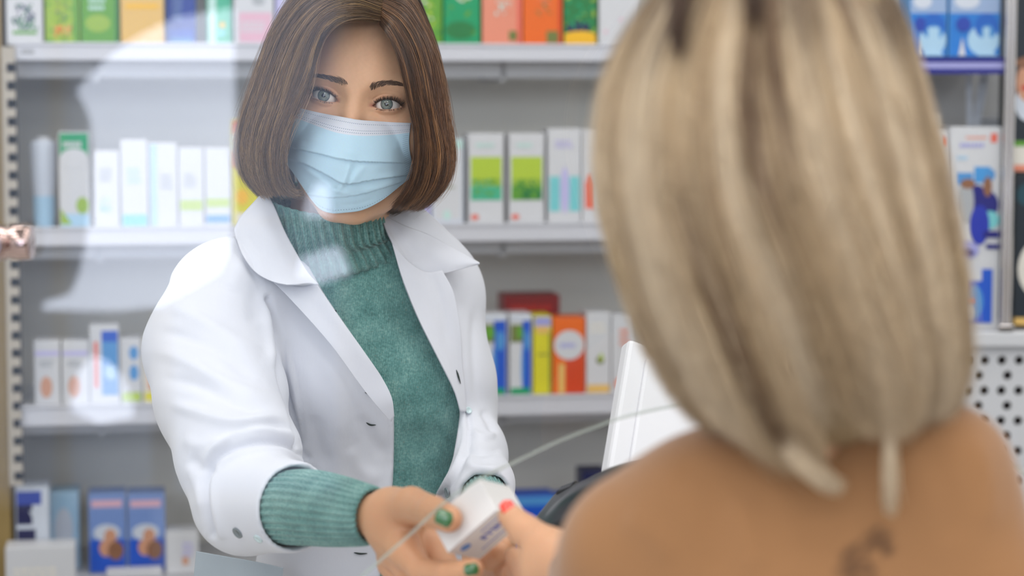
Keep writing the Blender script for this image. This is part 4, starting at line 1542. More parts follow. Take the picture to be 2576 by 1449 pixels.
# ------------------------------------------------------------------ the brown bob: strands between hand-drawn guide strands
def guides(gl, k=34):
    return np.array([spline(M([p[0] for p in g], [p[1] for p in g], [p[2] for p in g]), k) for g in gl])


def fill_strands(G, n, jit, wave, rg, clump=40, clump_w=0.35, len_lo=0.9, root_open=1.0, spread=None):
    """n strands in the sheet spanned by guides G (g, k, 3)"""
    g, k, _ = G.shape
    s = np.sort(rg.random(n)) * (g - 1)
    cl = rg.random(clump) * (g - 1)
    cl.sort()
    near = cl[np.abs(s[:, None] - cl[None]).argmin(1)]
    tt = np.linspace(0, 1, k)
    sw = s[:, None] + (near - s)[:, None] * clump_w * tt[None] ** 1.5 + rg.normal(0, 0.05, (n, 1)) * (0.4 + tt[None])
    sw = np.clip(sw, 0, g - 1 - 1e-6)
    i = np.floor(sw).astype(int)
    f = (sw - i)[..., None]
    kk = np.broadcast_to(np.arange(k), (n, k))
    i0, i3 = np.maximum(i - 1, 0), np.minimum(i + 2, g - 1)
    a, b_, c, d = G[i0, kk], G[i, kk], G[np.minimum(i + 1, g - 1), kk], G[i3, kk]
    L = 0.5 * ((2 * b_) + (c - a) * f + (2 * a - 5 * b_ + 4 * c - d) * f ** 2 + (3 * b_ - a - 3 * c + d) * f ** 3)
    off = rg.normal(0, 1, (n, 1, 3)) * jit * (0.35 + 0.65 * tt[None, :, None])
    ph = rg.uniform(0, 6.28, (n, 1, 3))
    fr = rg.uniform(1.0, 2.6, (n, 1, 3))
    L = L + off + wave * np.sin(ph + fr * tt[None, :, None] * 6.28) * tt[None, :, None]
    # uneven ends
    ln = len_lo + (1 - len_lo) * rg.random(n) ** 0.6
    out = np.empty_like(L)
    for j in range(3):
        for q in range(n):
            out[q, :, j] = np.interp(tt * ln[q], tt, L[q, :, j])
    return out, s / (g - 1), near


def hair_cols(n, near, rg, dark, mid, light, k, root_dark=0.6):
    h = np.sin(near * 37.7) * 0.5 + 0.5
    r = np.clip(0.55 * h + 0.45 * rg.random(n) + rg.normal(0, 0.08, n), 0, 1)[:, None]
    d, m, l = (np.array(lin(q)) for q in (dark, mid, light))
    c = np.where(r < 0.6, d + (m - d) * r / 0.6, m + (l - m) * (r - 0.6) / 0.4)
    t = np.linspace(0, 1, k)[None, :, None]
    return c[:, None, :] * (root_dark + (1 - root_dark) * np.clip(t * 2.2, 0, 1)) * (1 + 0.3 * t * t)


rg = np.random.default_rng(21)
K = 34
HL, HR_, HC = [], [], []


def add_hair(gl, n, jit=1.2, wave=0.8, rad=0.26, clump=40, cw=0.4, lo=0.9, dark=(60, 42, 28), mid=(118, 88, 58), light=(190, 154, 108), rd=0.7):
    G = guides(gl, K)
    L, s, near = fill_strands(G, n, jit, wave, rg, clump, cw, lo)
    t = np.linspace(0, 1, K)
    # whole locks lie a little deeper or prouder than their neighbours and sway on their own
    lk = np.sin(near * 29.7 + 1.1 * np.sin(near * 7.3))[:, None] * np.clip(t * 2.5, 0, 1)[None]
    L[:, :, 1] += 2.6 * lk
    L[:, :, 0] += 1.3 * np.sin(near * 61.0)[:, None] * np.sin(t * 5.0 + 0.0)[None]
    HL.append(L)
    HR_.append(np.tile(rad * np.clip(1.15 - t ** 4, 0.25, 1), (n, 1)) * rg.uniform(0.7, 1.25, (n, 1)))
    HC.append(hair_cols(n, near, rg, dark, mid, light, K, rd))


# image-left curtain, front layer, from the face side outwards
LF = [
    [(952, 50, 2.105), (900, 46, 2.085), (850, 54, 2.075), (812, 88, 2.075), (793, 140, 2.08), (780, 195, 2.082), (762, 240, 2.084), (738, 292, 2.088), (720, 340, 2.09), (710, 390, 2.092), (712, 440, 2.095), (728, 478, 2.10), (756, 489, 2.105)],
    [(955, 36, 2.11), (895, 22, 2.085), (835, 36, 2.078), (790, 84, 2.08), (764, 150, 2.083), (742, 215, 2.085), (722, 275, 2.087), (702, 330, 2.09), (694, 385, 2.094), (698, 440, 2.10), (712, 476, 2.105), (730, 494, 2.11)],
    [(958, 18, 2.12), (880, -4, 2.095), (810, 20, 2.09), (758, 80, 2.092), (724, 155, 2.096), (700, 230, 2.10), (678, 300, 2.10), (662, 360, 2.104), (660, 410, 2.108), (670, 455, 2.115), (690, 492, 2.12)],
    [(960, -2, 2.13), (870, -30, 2.11), (790, 0, 2.11), (728, 70, 2.115), (690, 155, 2.12), (662, 240, 2.125), (642, 310, 2.13), (632, 370, 2.135), (634, 415, 2.14), (648, 458, 2.145), (676, 497, 2.15)],
    [(962, -22, 2.15), (860, -56, 2.13), (770, -18, 2.14), (704, 66, 2.15), (664, 160, 2.158), (636, 245, 2.165), (616, 310, 2.17), (607, 365, 2.175), (610, 410, 2.18), (628, 455, 2.18), (664, 496, 2.18)],
    [(962, -40, 2.19), (850, -76, 2.18), (755, -26, 2.19), (696, 62, 2.20), (655, 160, 2.21), (626, 250, 2.215), (606, 320, 2.22), (600, 372, 2.22), (606, 414, 2.22), (626, 456, 2.22), (666, 490, 2.215)],
]
add_hair(LF, 5200, 1.5, 1.3, 0.25, 90, 0.6, 0.88)
add_hair(LF[:3], 1500, 1.0, 0.8, 0.22, 30, 0.6, 0.88)
add_hair(LF[2:], 1100, 2.0, 1.6, 0.20, 40, 0.6, 0.88, mid=(128, 98, 72), light=(186, 152, 116))
# image-right curtain
RF = [
    [(958, 60, 2.105), (975, 84, 2.085), (996, 124, 2.078), (1012, 170, 2.08), (1022, 215, 2.083), (1032, 262, 2.086), (1044, 310, 2.09), (1050, 360, 2.095), (1048, 405, 2.10), (1040, 445, 2.108), (1018, 490, 2.115), (985, 524, 2.125)],
    [(960, 40, 2.11), (990, 68, 2.088), (1018, 118, 2.082), (1036, 175, 2.083), (1048, 235, 2.086), (1062, 295, 2.09), (1070, 350, 2.095), (1072, 400, 2.10), (1064, 445, 2.11), (1044, 490, 2.12), (1012, 526, 2.13)],
    [(962, 20, 2.12), (1005, 48, 2.10), (1040, 104, 2.095), (1062, 170, 2.098), (1077, 240, 2.10), (1088, 305, 2.105), (1098, 360, 2.11), (1100, 405, 2.115), (1092, 448, 2.122), (1070, 492, 2.132), (1030, 528, 2.14)],
    [(963, 0, 2.13), (1015, 26, 2.12), (1058, 92, 2.118), (1082, 165, 2.12), (1096, 240, 2.126), (1106, 308, 2.13), (1116, 362, 2.135), (1119, 405, 2.14), (1112, 446, 2.145), (1088, 490, 2.152), (1046, 526, 2.155)],
    [(964, -22, 2.15), (1022, 2, 2.15), (1068, 82, 2.155), (1094, 160, 2.16), (1110, 240, 2.165), (1120, 308, 2.17), (1128, 362, 2.175), (1131, 402, 2.178), (1124, 440, 2.18), (1100, 484, 2.18), (1058, 520, 2.18)],
    [(964, -42, 2.19), (1024, -20, 2.19), (1072, 74, 2.20), (1100, 160, 2.205), (1115, 240, 2.21), (1125, 305, 2.215), (1132, 355, 2.215), (1134, 396, 2.215), (1126, 436, 2.215), (1100, 480, 2.21), (1060, 512, 2.205)],
]
RD = dict(dark=(48, 29, 20), mid=(104, 68, 44), light=(178, 128, 84))
add_hair(RF, 5200, 1.5, 1.3, 0.25, 90, 0.6, 0.88, **RD)
add_hair(RF[:3], 1500, 1.0, 0.8, 0.22, 30, 0.6, 0.88, **RD)
add_hair(RF[2:], 1100, 2.0, 1.8, 0.20, 40, 0.6, 0.86, dark=(70, 44, 32), mid=(120, 82, 56), light=(182, 136, 98))
# the mass at the back of the head and neck
BK = [
    [(962, -40, 2.2), (850, -80, 2.21), (750, -10, 2.23), (690, 120, 2.25), (650, 260, 2.26), (626, 380, 2.265), (640, 450, 2.265), (690, 492, 2.25)],
    [(962, -50, 2.22), (860, -90, 2.26), (780, 0, 2.30), (740, 150, 2.32), (720, 300, 2.32), (715, 420, 2.31), (740, 500, 2.29)],
    [(963, -55, 2.24), (920, -90, 2.29), (880, 20, 2.33), (870, 180, 2.345), (865, 320, 2.34), (870, 440, 2.32), (880, 520, 2.30)],
    [(964, -55, 2.24), (990, -85, 2.29), (1000, 20, 2.33), (1010, 180, 2.335), (1010, 320, 2.33), (1005, 450, 2.31), (985, 530, 2.28)],
    [(965, -50, 2.22), (1020, -60, 2.26), (1060, 40, 2.29), (1090, 180, 2.30), (1100, 320, 2.29), (1090, 440, 2.28), (1040, 528, 2.26)],
    [(965, -40, 2.2), (1024, -20, 2.2), (1074, 80, 2.22), (1104, 170, 2.235), (1126, 310, 2.24), (1128, 410, 2.235), (1064, 520, 2.22)],
]
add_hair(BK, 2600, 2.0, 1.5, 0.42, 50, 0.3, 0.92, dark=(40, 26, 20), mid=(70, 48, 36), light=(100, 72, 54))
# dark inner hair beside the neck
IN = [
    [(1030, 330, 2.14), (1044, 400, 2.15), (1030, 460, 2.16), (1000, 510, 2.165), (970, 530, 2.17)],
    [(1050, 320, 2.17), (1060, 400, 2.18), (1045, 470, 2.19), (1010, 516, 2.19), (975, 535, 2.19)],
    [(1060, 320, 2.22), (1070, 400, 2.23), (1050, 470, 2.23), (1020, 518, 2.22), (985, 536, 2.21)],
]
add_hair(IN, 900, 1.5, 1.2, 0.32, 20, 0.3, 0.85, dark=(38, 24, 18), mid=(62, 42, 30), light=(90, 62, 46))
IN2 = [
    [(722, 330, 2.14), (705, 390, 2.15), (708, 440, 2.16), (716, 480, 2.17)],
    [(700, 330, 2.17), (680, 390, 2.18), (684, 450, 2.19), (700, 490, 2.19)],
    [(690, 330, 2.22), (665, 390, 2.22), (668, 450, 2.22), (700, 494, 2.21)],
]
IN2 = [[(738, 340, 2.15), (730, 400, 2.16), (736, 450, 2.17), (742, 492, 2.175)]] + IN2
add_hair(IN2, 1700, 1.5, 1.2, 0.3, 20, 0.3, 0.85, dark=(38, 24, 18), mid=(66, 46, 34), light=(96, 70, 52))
# loose single hairs
add_hair([LF[0], LF[1]], 160, 3.0, 3.6, 0.15, 90, 0.0, 0.85, dark=(90, 66, 48), mid=(140, 108, 80), light=(196, 164, 130))
add_hair([LF[4], LF[5]], 180, 4.5, 3.0, 0.13, 130, 0.0, 0.85, dark=(90, 66, 48), mid=(150, 118, 88), light=(196, 164, 130))
add_hair([RF[4], RF[5]], 180, 4.5, 3.0, 0.13, 130, 0.0, 0.85, dark=(90, 60, 40), mid=(150, 108, 76), light=(190, 150, 112))
add_hair([RF[0], RF[1]], 70, 2.4, 2.4, 0.13, 90, 0.0, 0.85, **RD)
# lit ridges: narrow locks whose paler strand colour stands in for highlights
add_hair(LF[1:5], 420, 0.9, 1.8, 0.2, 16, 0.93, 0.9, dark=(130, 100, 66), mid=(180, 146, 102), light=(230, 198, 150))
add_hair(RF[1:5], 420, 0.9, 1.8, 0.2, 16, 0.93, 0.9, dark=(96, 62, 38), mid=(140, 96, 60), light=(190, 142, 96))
# wisps curling in under the mask's edge
add_hair([[(705, 380, 2.095), (712, 440, 2.095), (730, 476, 2.09), (766, 488, 2.085)], [(698, 400, 2.10), (716, 456, 2.09), (742, 486, 2.085), (778, 478, 2.08)], [(694, 400, 2.10), (712, 466, 2.095), (740, 498, 2.09), (780, 494, 2.085)]], 60, 1.6, 1.6, 0.15, 20, 0.5, 0.7)
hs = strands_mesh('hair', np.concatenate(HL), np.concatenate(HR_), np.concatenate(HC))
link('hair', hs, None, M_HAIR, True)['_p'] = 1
# ------------------------------------------------------------------ the pharmacist's torso, arms, sweater and coat (camera mm)
def torso(p, off=0.0):
    sc = np.array([1.0, 1.22, 1.0], np.float32)
    q = p * sc
    k = lambda px, py, d: M(px, py, d) * sc
    d = chain(q, [(k(880, 760, 2.275), 112 + off), (k(925, 980, 2.285), 116 + off), (k(945, 1180, 2.285), 104 + off), (k(950, 1500, 2.29), 116 + off), (k(950, 1900, 2.29), 128 + off)], 12) / 1.08
    d = smin(d, chain(p, [(M(604, 736, 2.19), 47 + off), (M(815, 735, 2.255), 52 + off), (M(1085, 740, 2.30), 46 + off)], 12), 30)
    d = smin(d, sp(p, M(828, 935, 2.235), 66 + off), 40)
    d = smin(d, sp(p, M(1035, 985, 2.255), 64 + off), 40)
    return d


def sweater_sdf(p):
    return torso(p, 0.0)


NEAR = [(M(566, 745, 2.185), 54), (M(532, 880, 2.165), 62.5), (M(556, 1000, 2.125), 60), (M(602, 1150, 2.065), 55), (M(620, 1260, 2.03), 46), (M(745, 1277, 1.968), 39.5)]
FAR = [(M(1078, 738, 2.31), 47), (M(1092, 880, 2.31), 48), (M(1116, 1030, 2.29), 46), (M(1165, 1145, 2.22), 41), (M(1208, 1220, 2.15), 30), (M(1222, 1256, 2.115), 25)]
OPEN_L = [(700, 470), (745, 600), (800, 712), (850, 790), (920, 890), (960, 950), (985, 1000), (991, 1050), (990, 1180), (985, 1240), (976, 1330), (966, 1385), (956, 1449), (950, 1560), (948, 1900)]
OPEN_R = [(925, 470), (958, 560), (985, 610), (1010, 700), (1050, 800), (1100, 900), (1140, 980), (1157, 1035), (1150, 1090), (1138, 1160), (1122, 1200), (1098, 1245), (1060, 1320), (1036, 1400), (1026, 1449), (1020, 1560), (1016, 1900)]
OPEN = np.vstack([spline(OPEN_L, 40), spline(OPEN_R, 40)[::-1]])
CUFF_N = M(745, 1277, 1.968) - M(622, 1262, 2.03)
CUFF_N = CUFF_N / np.linalg.norm(CUFF_N)
CUFF_C = M(742, 1277, 1.969)


def coat_solid(p):
    d = torso(p, 7.0)
    nr = chain(p, NEAR, 14)
    d = smin(d, nr, 9)
    d = smin(d, chain(p, FAR, 14), 12)
    return d


def coat_sdf(p):
    d = coat_solid(p)
    # open front
    px, py = PX(p)
    near_b = d < 25
    sd = np.full(p.shape[:-1], 50.0, np.float32)
    if near_b.any():
        sd[near_b] = poly_sd(px[near_b].astype(float), py[near_b].astype(float), OPEN) * 0.385
    cut = np.maximum(sd, p[..., 1] - 2275.0)
    d = smax(d, -cut, 1.5)
    # neck hole
    d = smax(d, -rc(p, M(815, 640, 2.235), M(805, 420, 2.21), 58, 66), 3)
    # sleeve ends: hollow, with a turned-back cuff edge
    q = p - CUFF_C.astype(np.float32)
    along = q @ CUFF_N.astype(np.float32)
    rad = np.sqrt(np.maximum((q * q).sum(-1) - along * along, 0))
    near_cuff = rad < 75
    d = np.where(near_cuff, smax(d, along - 2.0, 2.0), d)
    hol = np.maximum(rc(p, CUFF_C - CUFF_N * 34, CUFF_C + CUFF_N * 60, 34.5, 37.0), -34 - along)
    d = smax(d, -hol, 2.0)
    f0, f1 = M(1208, 1200, 2.165), M(1222, 1256, 2.115)
    fn = (f1 - f0) / np.linalg.norm(f1 - f0)
    q = p - f1.astype(np.float32)
    al = q @ fn.astype(np.float32)
    rd = np.sqrt(np.maximum((q * q).sum(-1) - al * al, 0))
    d = np.where(rd < 60, smax(d, al + 9.0, 2.0), d)
    d = smax(d, -np.maximum(rc(p, f1 - fn * 26, f1 + fn * 60, 21.5, 22), -26 - al), 2.0)
    return d


def cloth_mat(name, rgb, weave=2600, sheen=0.2):
    m, nt, b_ = new_mat(name)
    N, Lk = nt.nodes, nt.links
    b_.inputs['Base Color'].default_value = (*lin(rgb), 1)
    b_.inputs['Roughness'].default_value = 0.72
    b_.inputs['Specular IOR Level'].default_value = 0.25
    b_.inputs['Sheen Weight'].default_value = sheen
    tc = N.new('ShaderNodeTexCoord')
    n1 = N.new('ShaderNodeTexNoise')
    n1.inputs['Scale'].default_value = 26
    n1.inputs['Detail'].default_value = 5
    n1.inputs['Roughness'].default_value = 0.5
    mp = N.new('ShaderNodeMapping')
    mp.inputs['Scale'].default_value = (1.0, 1.0, 0.45)
    Lk.new(tc.outputs['Object'], mp.inputs['Vector'])
    Lk.new(mp.outputs['Vector'], n1.inputs['Vector'])
    n2 = N.new('ShaderNodeTexNoise')
    n2.inputs['Scale'].default_value = weave
    Lk.new(tc.outputs['Object'], n2.inputs['Vector'])
    b1 = N.new('ShaderNodeBump')
    b1.inputs['Strength'].default_value = 0.30
    b1.inputs['Distance'].default_value = 0.006
    Lk.new(n1.outputs['Fac'], b1.inputs['Height'])
    b2 = N.new('ShaderNodeBump')
    b2.inputs['Strength'].default_value = 0.05
    b2.inputs['Distance'].default_value = 0.0003
    Lk.new(n2.outputs['Fac'], b2.inputs['Height'])
    Lk.new(b1.outputs['Normal'], b2.inputs['Normal'])
    Lk.new(b2.outputs['Normal'], b_.inputs['Normal'])
    return m


M_COAT = cloth_mat('white_coat_cloth', (216, 217, 226))


def knit_mat(name):
    """heathered green knit: fine wales along the garment, mottled yarn"""
    m, nt, b_ = new_mat(name)
    N, Lk = nt.nodes, nt.links
    uv = N.new('ShaderNodeUVMap')
    tc = N.new('ShaderNodeTexCoord')
    sx = N.new('ShaderNodeSeparateXYZ')
    Lk.new(uv.outputs[0], sx.inputs[0])

    def mt(op, a, c=None):
        n = N.new('ShaderNodeMath')
        n.operation = op
        for i, q in enumerate((a, c)):
            if q is None:
                continue
            if isinstance(q, (int, float)):
                n.inputs[i].default_value = q
            else:
                Lk.new(q, n.inputs[i])
        return n.outputs[0]
    # uv is in millimetres across (x) and along (y) the garment
    nz = N.new('ShaderNodeTexNoise')
    nz.inputs['Scale'].default_value = 420
    nz.inputs['Detail'].default_value = 4
    nz.inputs['Roughness'].default_value = 0.75
    Lk.new(tc.outputs['Object'], nz.inputs['Vector'])
    big = N.new('ShaderNodeTexNoise')
    big.inputs['Scale'].default_value = 38
    big.inputs['Detail'].default_value = 3
    Lk.new(tc.outputs['Object'], big.inputs['Vector'])
    wob = mt('MULTIPLY', mt('SUBTRACT', nz.outputs['Fac'], 0.5), 1.6)
    wale = mt('SINE', mt('ADD', mt('MULTIPLY', sx.outputs[0], 2 * math.pi / 1.7), wob))
    row = mt('SINE', mt('MULTIPLY', mt('ADD', sx.outputs[1], mt('MULTIPLY', mt('ABSOLUTE', wale), 0.5)), 2 * math.pi / 1.25))
    hgt = mt('ADD', mt('MULTIPLY', wale, 0.6), mt('MULTIPLY', row, 0.25))
    fac = mt('ADD', mt('ADD', mt('MULTIPLY', nz.outputs['Fac'], 0.75), mt('MULTIPLY', big.outputs['Fac'], 0.45)), mt('MULTIPLY', hgt, 0.10))
    cr = N.new('ShaderNodeValToRGB')
    e = cr.color_ramp.elements
    e[0].position, e[0].color = 0.34, (*lin((54, 98, 98)), 1)
    e[1].position, e[1].color = 0.86, (*lin((156, 196, 190)), 1)
    k = cr.color_ramp.elements.new(0.60)
    k.color = (*lin((96, 148, 144)), 1)
    k = cr.color_ramp.elements.new(0.47)
    k.color = (*lin((76, 122, 120)), 1)
    Lk.new(fac, cr.inputs[0])
    # odd brownish and pale flecks of the yarn
    fl = N.new('ShaderNodeTexNoise')
    fl.inputs['Scale'].default_value = 1100
    fl.inputs['Detail'].default_value = 2
    Lk.new(tc.outputs['Object'], fl.inputs['Vector'])
    mx = N.new('ShaderNodeMix')
    mx.data_type = 'RGBA'
    Lk.new(mt('MULTIPLY', mt('GREATER_THAN', fl.outputs['Fac'], 0.66), 0.5), mx.inputs[0])
    Lk.new(cr.outputs[0], mx.inputs[6])
    mx.inputs[7].default_value = (*lin((150, 136, 120)), 1)
    Lk.new(mx.outputs[2], b_.inputs['Base Color'])
    b_.inputs['Roughness'].default_value = 0.85
    b_.inputs['Specular IOR Level'].default_value = 0.15
    b_.inputs['Sheen Weight'].default_value = 0.35
    b_.inputs['Sheen Roughness'].default_value = 0.5
    bp = N.new('ShaderNodeBump')
    bp.inputs['Strength'].default_value = 0.55
    bp.inputs['Distance'].default_value = 0.0006
    Lk.new(mt('ADD', hgt, mt('MULTIPLY', nz.outputs['Fac'], 1.2)), bp.inputs['Height'])
    Lk.new(bp.outputs['Normal'], b_.inputs['Normal'])
    return m


M_KNIT = knit_mat('green_knit')


def set_uv(me, uv):
    l = me.uv_layers.new(name='UVMap')
    li_ = np.empty(len(me.loops), np.int32)
    me.loops.foreach_get('vertex_index', li_)
    l.data.foreach_set('uv', uv[li_].astype(np.float32).ravel())


# sweater body
v, q = nets(sweater_sdf, (-330, 2110, -440), (20, 2420, 110), 3.6)
v = relax(v, q, 2)
g = grad(sweater_sdf, v)
v = folds(v, g, [([(880, 700), (930, 740), (990, 800)], 22, 1.6), ([(960, 690), (990, 760), (1040, 860)], 20, -1.4), ([(900, 780), (980, 850), (1060, 930)], 30, 1.2),
                 ([(1000, 1090), (1060, 1100), (1130, 1080)], 24, -1.4), ([(1010, 1180), (1070, 1170), (1120, 1150)], 24, 1.6)])
me = mesh_np('sweater', W(v), q[:, ::-1])
px_, py_ = PX(v)
set_uv(me, np.stack([v[:, 0] + 0.12 * v[:, 2], v[:, 2]], -1))
sweater = link('sweater', me, None, M_KNIT, True)
sweater['_p'] = 1

# ribbed turtleneck: rings from the folded top edge to the base
def ring_tube(rings, nseg, nring, ribs, depth, name, mm_u=None):
    """rings: (centre mm, radius across, radius deep, axis up) -> ribbed tube"""
    C_ = spline([np.concatenate([r[0], [r[1], r[2]], r[3]]) for r in rings], nring)
    vs_, us_ = [], []
    th = np.linspace(0, 2 * math.pi, nseg, endpoint=False)
    Ls = np.concatenate([[0], np.cumsum(np.linalg.norm(np.diff(C_[:, :3], axis=0), axis=1))])
    for i, c in enumerate(C_):
        up = c[5:8] / np.linalg.norm(c[5:8])
        x_ = np.array([1.0, 0, 0]) if abs(C_[0][7]) > 0.7 else np.array([0, 0, -1.0])
        x_ = x_ - (x_ @ up) * up
        x_ /= np.linalg.norm(x_)
        y_ = np.cross(up, x_)
        rib = np.cos(th * ribs)
        tp = np.clip((i / nring - 0.2) / 0.14, 0, 1)
        rib = np.sign(rib) * np.abs(rib) ** 0.6 * depth * (0.35 + 0.65 * tp if nring == 90 else 1.0)
        rad = np.stack([np.cos(th) * (c[3] + rib), np.sin(th) * (c[4] + rib)], -1)
        vs_.append(c[:3] + rad[:, :1] * x_ + rad[:, 1:] * y_)
        us_.append(np.stack([th * c[3] * 1.0, np.full(nseg, Ls[i])], -1))
    vv = np.vstack(vs_)
    i = np.arange(nring - 1)[:, None]
    j = np.arange(nseg)[None]
    f = np.stack([i * nseg + j, i * nseg + (j + 1) % nseg, (i + 1) * nseg + (j + 1) % nseg, (i + 1) * nseg + j], -1).reshape(-1, 4)
    me_ = mesh_np(name, W(vv), f)
    set_uv(me_, np.vstack(us_))
    return me_


UPN = np.array([0.13, -0.32, 0.94])
UPN2 = np.array([-0.20, -0.22, 0.95])
tn = [(M(812, 532, 2.205), 47, 44, UPN), (M(812, 504, 2.20), 53.5, 50, UPN), (M(813, 500, 2.20), 57, 53, UPN), (M(818, 526, 2.206), 57.5, 54, UPN), (M(828, 570, 2.216), 58, 56, UPN),
      (M(842, 620, 2.23), 61, 59, UPN2), (M(852, 652, 2.238), 66, 64, UPN2), (M(856, 664, 2.245), 66, 64, UPN2), (M(852, 655, 2.246), 58, 58, UPN2)]
link('turtleneck', ring_tube(tn, 720, 90, 40, 2.3, 'turtleneck'), None, M_KNIT, True)['_w'] = 1

# near sweater sleeve with its ribbed cuff
AXF = M(932, 1297, 1.862) - M(690, 1275, 1.99)
AXF = AXF / np.linalg.norm(AXF)
AXE = np.array([0.80, -0.58, -0.05])
sl = [(M(636, 1262, 2.026), 30, 30, AXF), (M(700, 1275, 1.985), 31.5, 31.5, AXF), (M(780, 1277, 1.945), 32, 32, AXF), (M(850, 1286, 1.905), 29.5, 29.5, AXE), (M(912, 1295, 1.872), 25.5, 26, AXE), (M(936, 1297, 1.859), 23.2, 24, AXE),
      (M(939, 1297, 1.858), 21.5, 22, AXE), (M(930, 1297, 1.862), 20.5, 21, AXE)]
link('sleeve_cuff', ring_tube(sl, 480, 80, 30, 0.8, 'sleeve_cuff'), None, M_KNIT, True)['_w'] = 1
fa = M(1230, 1290, 2.085) - M(1214, 1226, 2.14)
fa = fa / np.linalg.norm(fa)
sl = [(M(1212, 1222, 2.145), 19.5, 19.5, fa), (M(1222, 1258, 2.114), 20.5, 20.5, fa), (M(1227, 1276, 2.098), 20.5, 20.5, fa), (M(1231, 1292, 2.085), 19, 19, fa), (M(1231, 1292, 2.086), 17, 17, fa)]
link('sleeve_cuff', ring_tube(sl, 360, 30, 26, 0.6, 'sleeve_cuff'), None, M_KNIT, True)['_w'] = 1

# ------------------------------------------------------------------ lab coat
v, q = nets(coat_sdf, (-352, 1925, -480), (14, 2440, 110), 2.5)
v = relax(v, q, 1, 0.4)
g = grad(coat_sdf, v, 1.0)
ST = [
    # sleeve: soft drag folds from the shoulder to the elbow
    ([(400, 760), (480, 790), (580, 850), (660, 900)], 20, 2.2), ([(385, 830), (470, 850), (560, 890), (650, 960)], 16, -1.8), ([(384, 880), (470, 910), (580, 970), (690, 1010)], 18, 2.6),
    ([(400, 950), (500, 970), (600, 1020), (690, 1040)], 15, -2.0), ([(420, 1010), (500, 1040), (590, 1060), (680, 1050), (725, 1062)], 15, 3.0),
    ([(560, 1120), (610, 1085), (670, 1070), (730, 1085)], 12, -3.0), ([(500, 1190), (530, 1140), (580, 1100), (650, 1078), (720, 1090), (755, 1120)], 11, 3.6),
    ([(470, 1150), (520, 1180), (545, 1170)], 16, -2.4), ([(455, 1100), (500, 1120), (560, 1110)], 16, 1.6), ([(470, 1160), (500, 1230), (510, 1290)], 14, 2.0),
    ([(534, 1345), (522, 1290), (516, 1230), (524, 1180), (548, 1148), (590, 1126), (650, 1112), (720, 1118), (770, 1152)], 9, -6.0, 1),
    ([(556, 1345), (540, 1290), (534, 1235), (542, 1190), (566, 1158), (610, 1138), (670, 1126), (730, 1136), (776, 1164)], 10, 2.4, 1),
    ([(640, 620), (600, 680), (580, 740)], 26, 1.6), ([(660, 700), (640, 760), (650, 820)], 22, -1.6),
    # seam between sleeve and coat front, pulled hollow
    ([(676, 752), (688, 800), (696, 860), (708, 950), (738, 1050), (752, 1120)], 7, -7.0, 1), ([(672, 750), (676, 830), (692, 930)], 12, 2.6),
    ([(714, 800), (720, 880), (744, 980), (758, 1080)], 12, 2.4), ([(728, 870), (750, 970), (762, 1070), (760, 1140)], 4, -1.4, 1), ([(790, 1040), (800, 1120), (830, 1180)], 20, -1.8),
    ([(820, 900), (850, 1000), (860, 1110)], 26, 1.2), ([(880, 1120), (910, 1180), (960, 1215)], 22, 1.8), ([(900, 1040), (930, 1100), (975, 1150)], 18, -1.2),
    ([(945, 960), (968, 1000), (976, 1060), (974, 1180)], 4, -0.9, 1),
    ([(430, 720), (470, 680), (540, 640)], 24, 1.2), ([(590, 600), (620, 660), (660, 710)], 12, -2.5),
    # far side: front edge turned, drag folds at the elbow
    ([(1196, 760), (1190, 860), (1196, 960), (1206, 1030)], 12, -1.2), ([(1172, 760), (1166, 860), (1174, 960)], 18, 0.8), ([(1210, 1030), (1230, 1060), (1244, 1094)], 9, -2.4),
    ([(1180, 1080), (1210, 1100), (1250, 1090)], 10, 2.2), ([(1170, 1130), (1210, 1140), (1262, 1130)], 9, -2.0), ([(1165, 1160), (1210, 1180), (1268, 1180)], 12, 2.0),
    ([(1176, 1040), (1182, 1100), (1160, 1170), (1112, 1246)], 7, -3.0, 1), ([(1166, 1040), (1168, 1100), (1146, 1170), (1104, 1240)], 6, 2.6, 1),
]
ST = [(s[0], s[1], s[2] * 1.5) if len(s) == 3 else s for s in ST]
v = folds(v, g, ST)
coat = link('lab_coat', mesh_np('lab_coat', W(v), q[:, ::-1]), None, M_COAT, True)
coat['_p'] = 1


def coons(T, B_, L_, R__, nu, nv):
    ct, cb, cl, cr = spline(T, nu), spline(B_, nu), spline(L_, nv), spline(R__, nv)
    u = np.linspace(0, 1, nu)[:, None, None]
    v = np.linspace(0, 1, nv)[None, :, None]
    return (1 - v) * ct[:, None] + v * cb[:, None] + (1 - u) * cl[None] + u * cr[None] - ((1 - u) * (1 - v) * ct[0] + u * (1 - v) * ct[-1] + (1 - u) * v * cb[0] + u * v * cb[-1]), u[..., 0] + 0 * v[..., 0], v[..., 0] + 0 * u[..., 0]


def cloth_patch(name, T, B_, L_, R__, lift, nu=60, nv=40, t=0.0016, strokes=(), key='_c', mt_=None):
    """cloth leaf lying over the coat: edges are (px, py, d); lift(u, v) mm above the coat"""
    pt, U_, V_ = coons(T, B_, L_, R__, nu, nv)
    px, py, d = pt[..., 0], pt[..., 1], pt[..., 2]
    dc = march(coat_solid, px, py, 1.95, 2.5, 70)
    d = np.fmin(d, dc / 1000.0 - 0.0015) - lift(U_, V_) / 1000.0
    for s in strokes:
        dd, tt = line_d(px, py, spline(s[0], 24))
        d = d - s[2] / 1000.0 * np.exp(-(dd / s[1]) ** 2) * np.clip(np.sin(np.clip(tt, 0.03, 0.97) * math.pi) * 1.6, 0, 1)
    o = link(name, mesh_np(name, W(M(px, py, d).reshape(-1, 3)), grid_faces(nu, nv)), None, mt_ or M_COAT, True)
    thick(o, t, 0)
    o[key] = 1
    return o


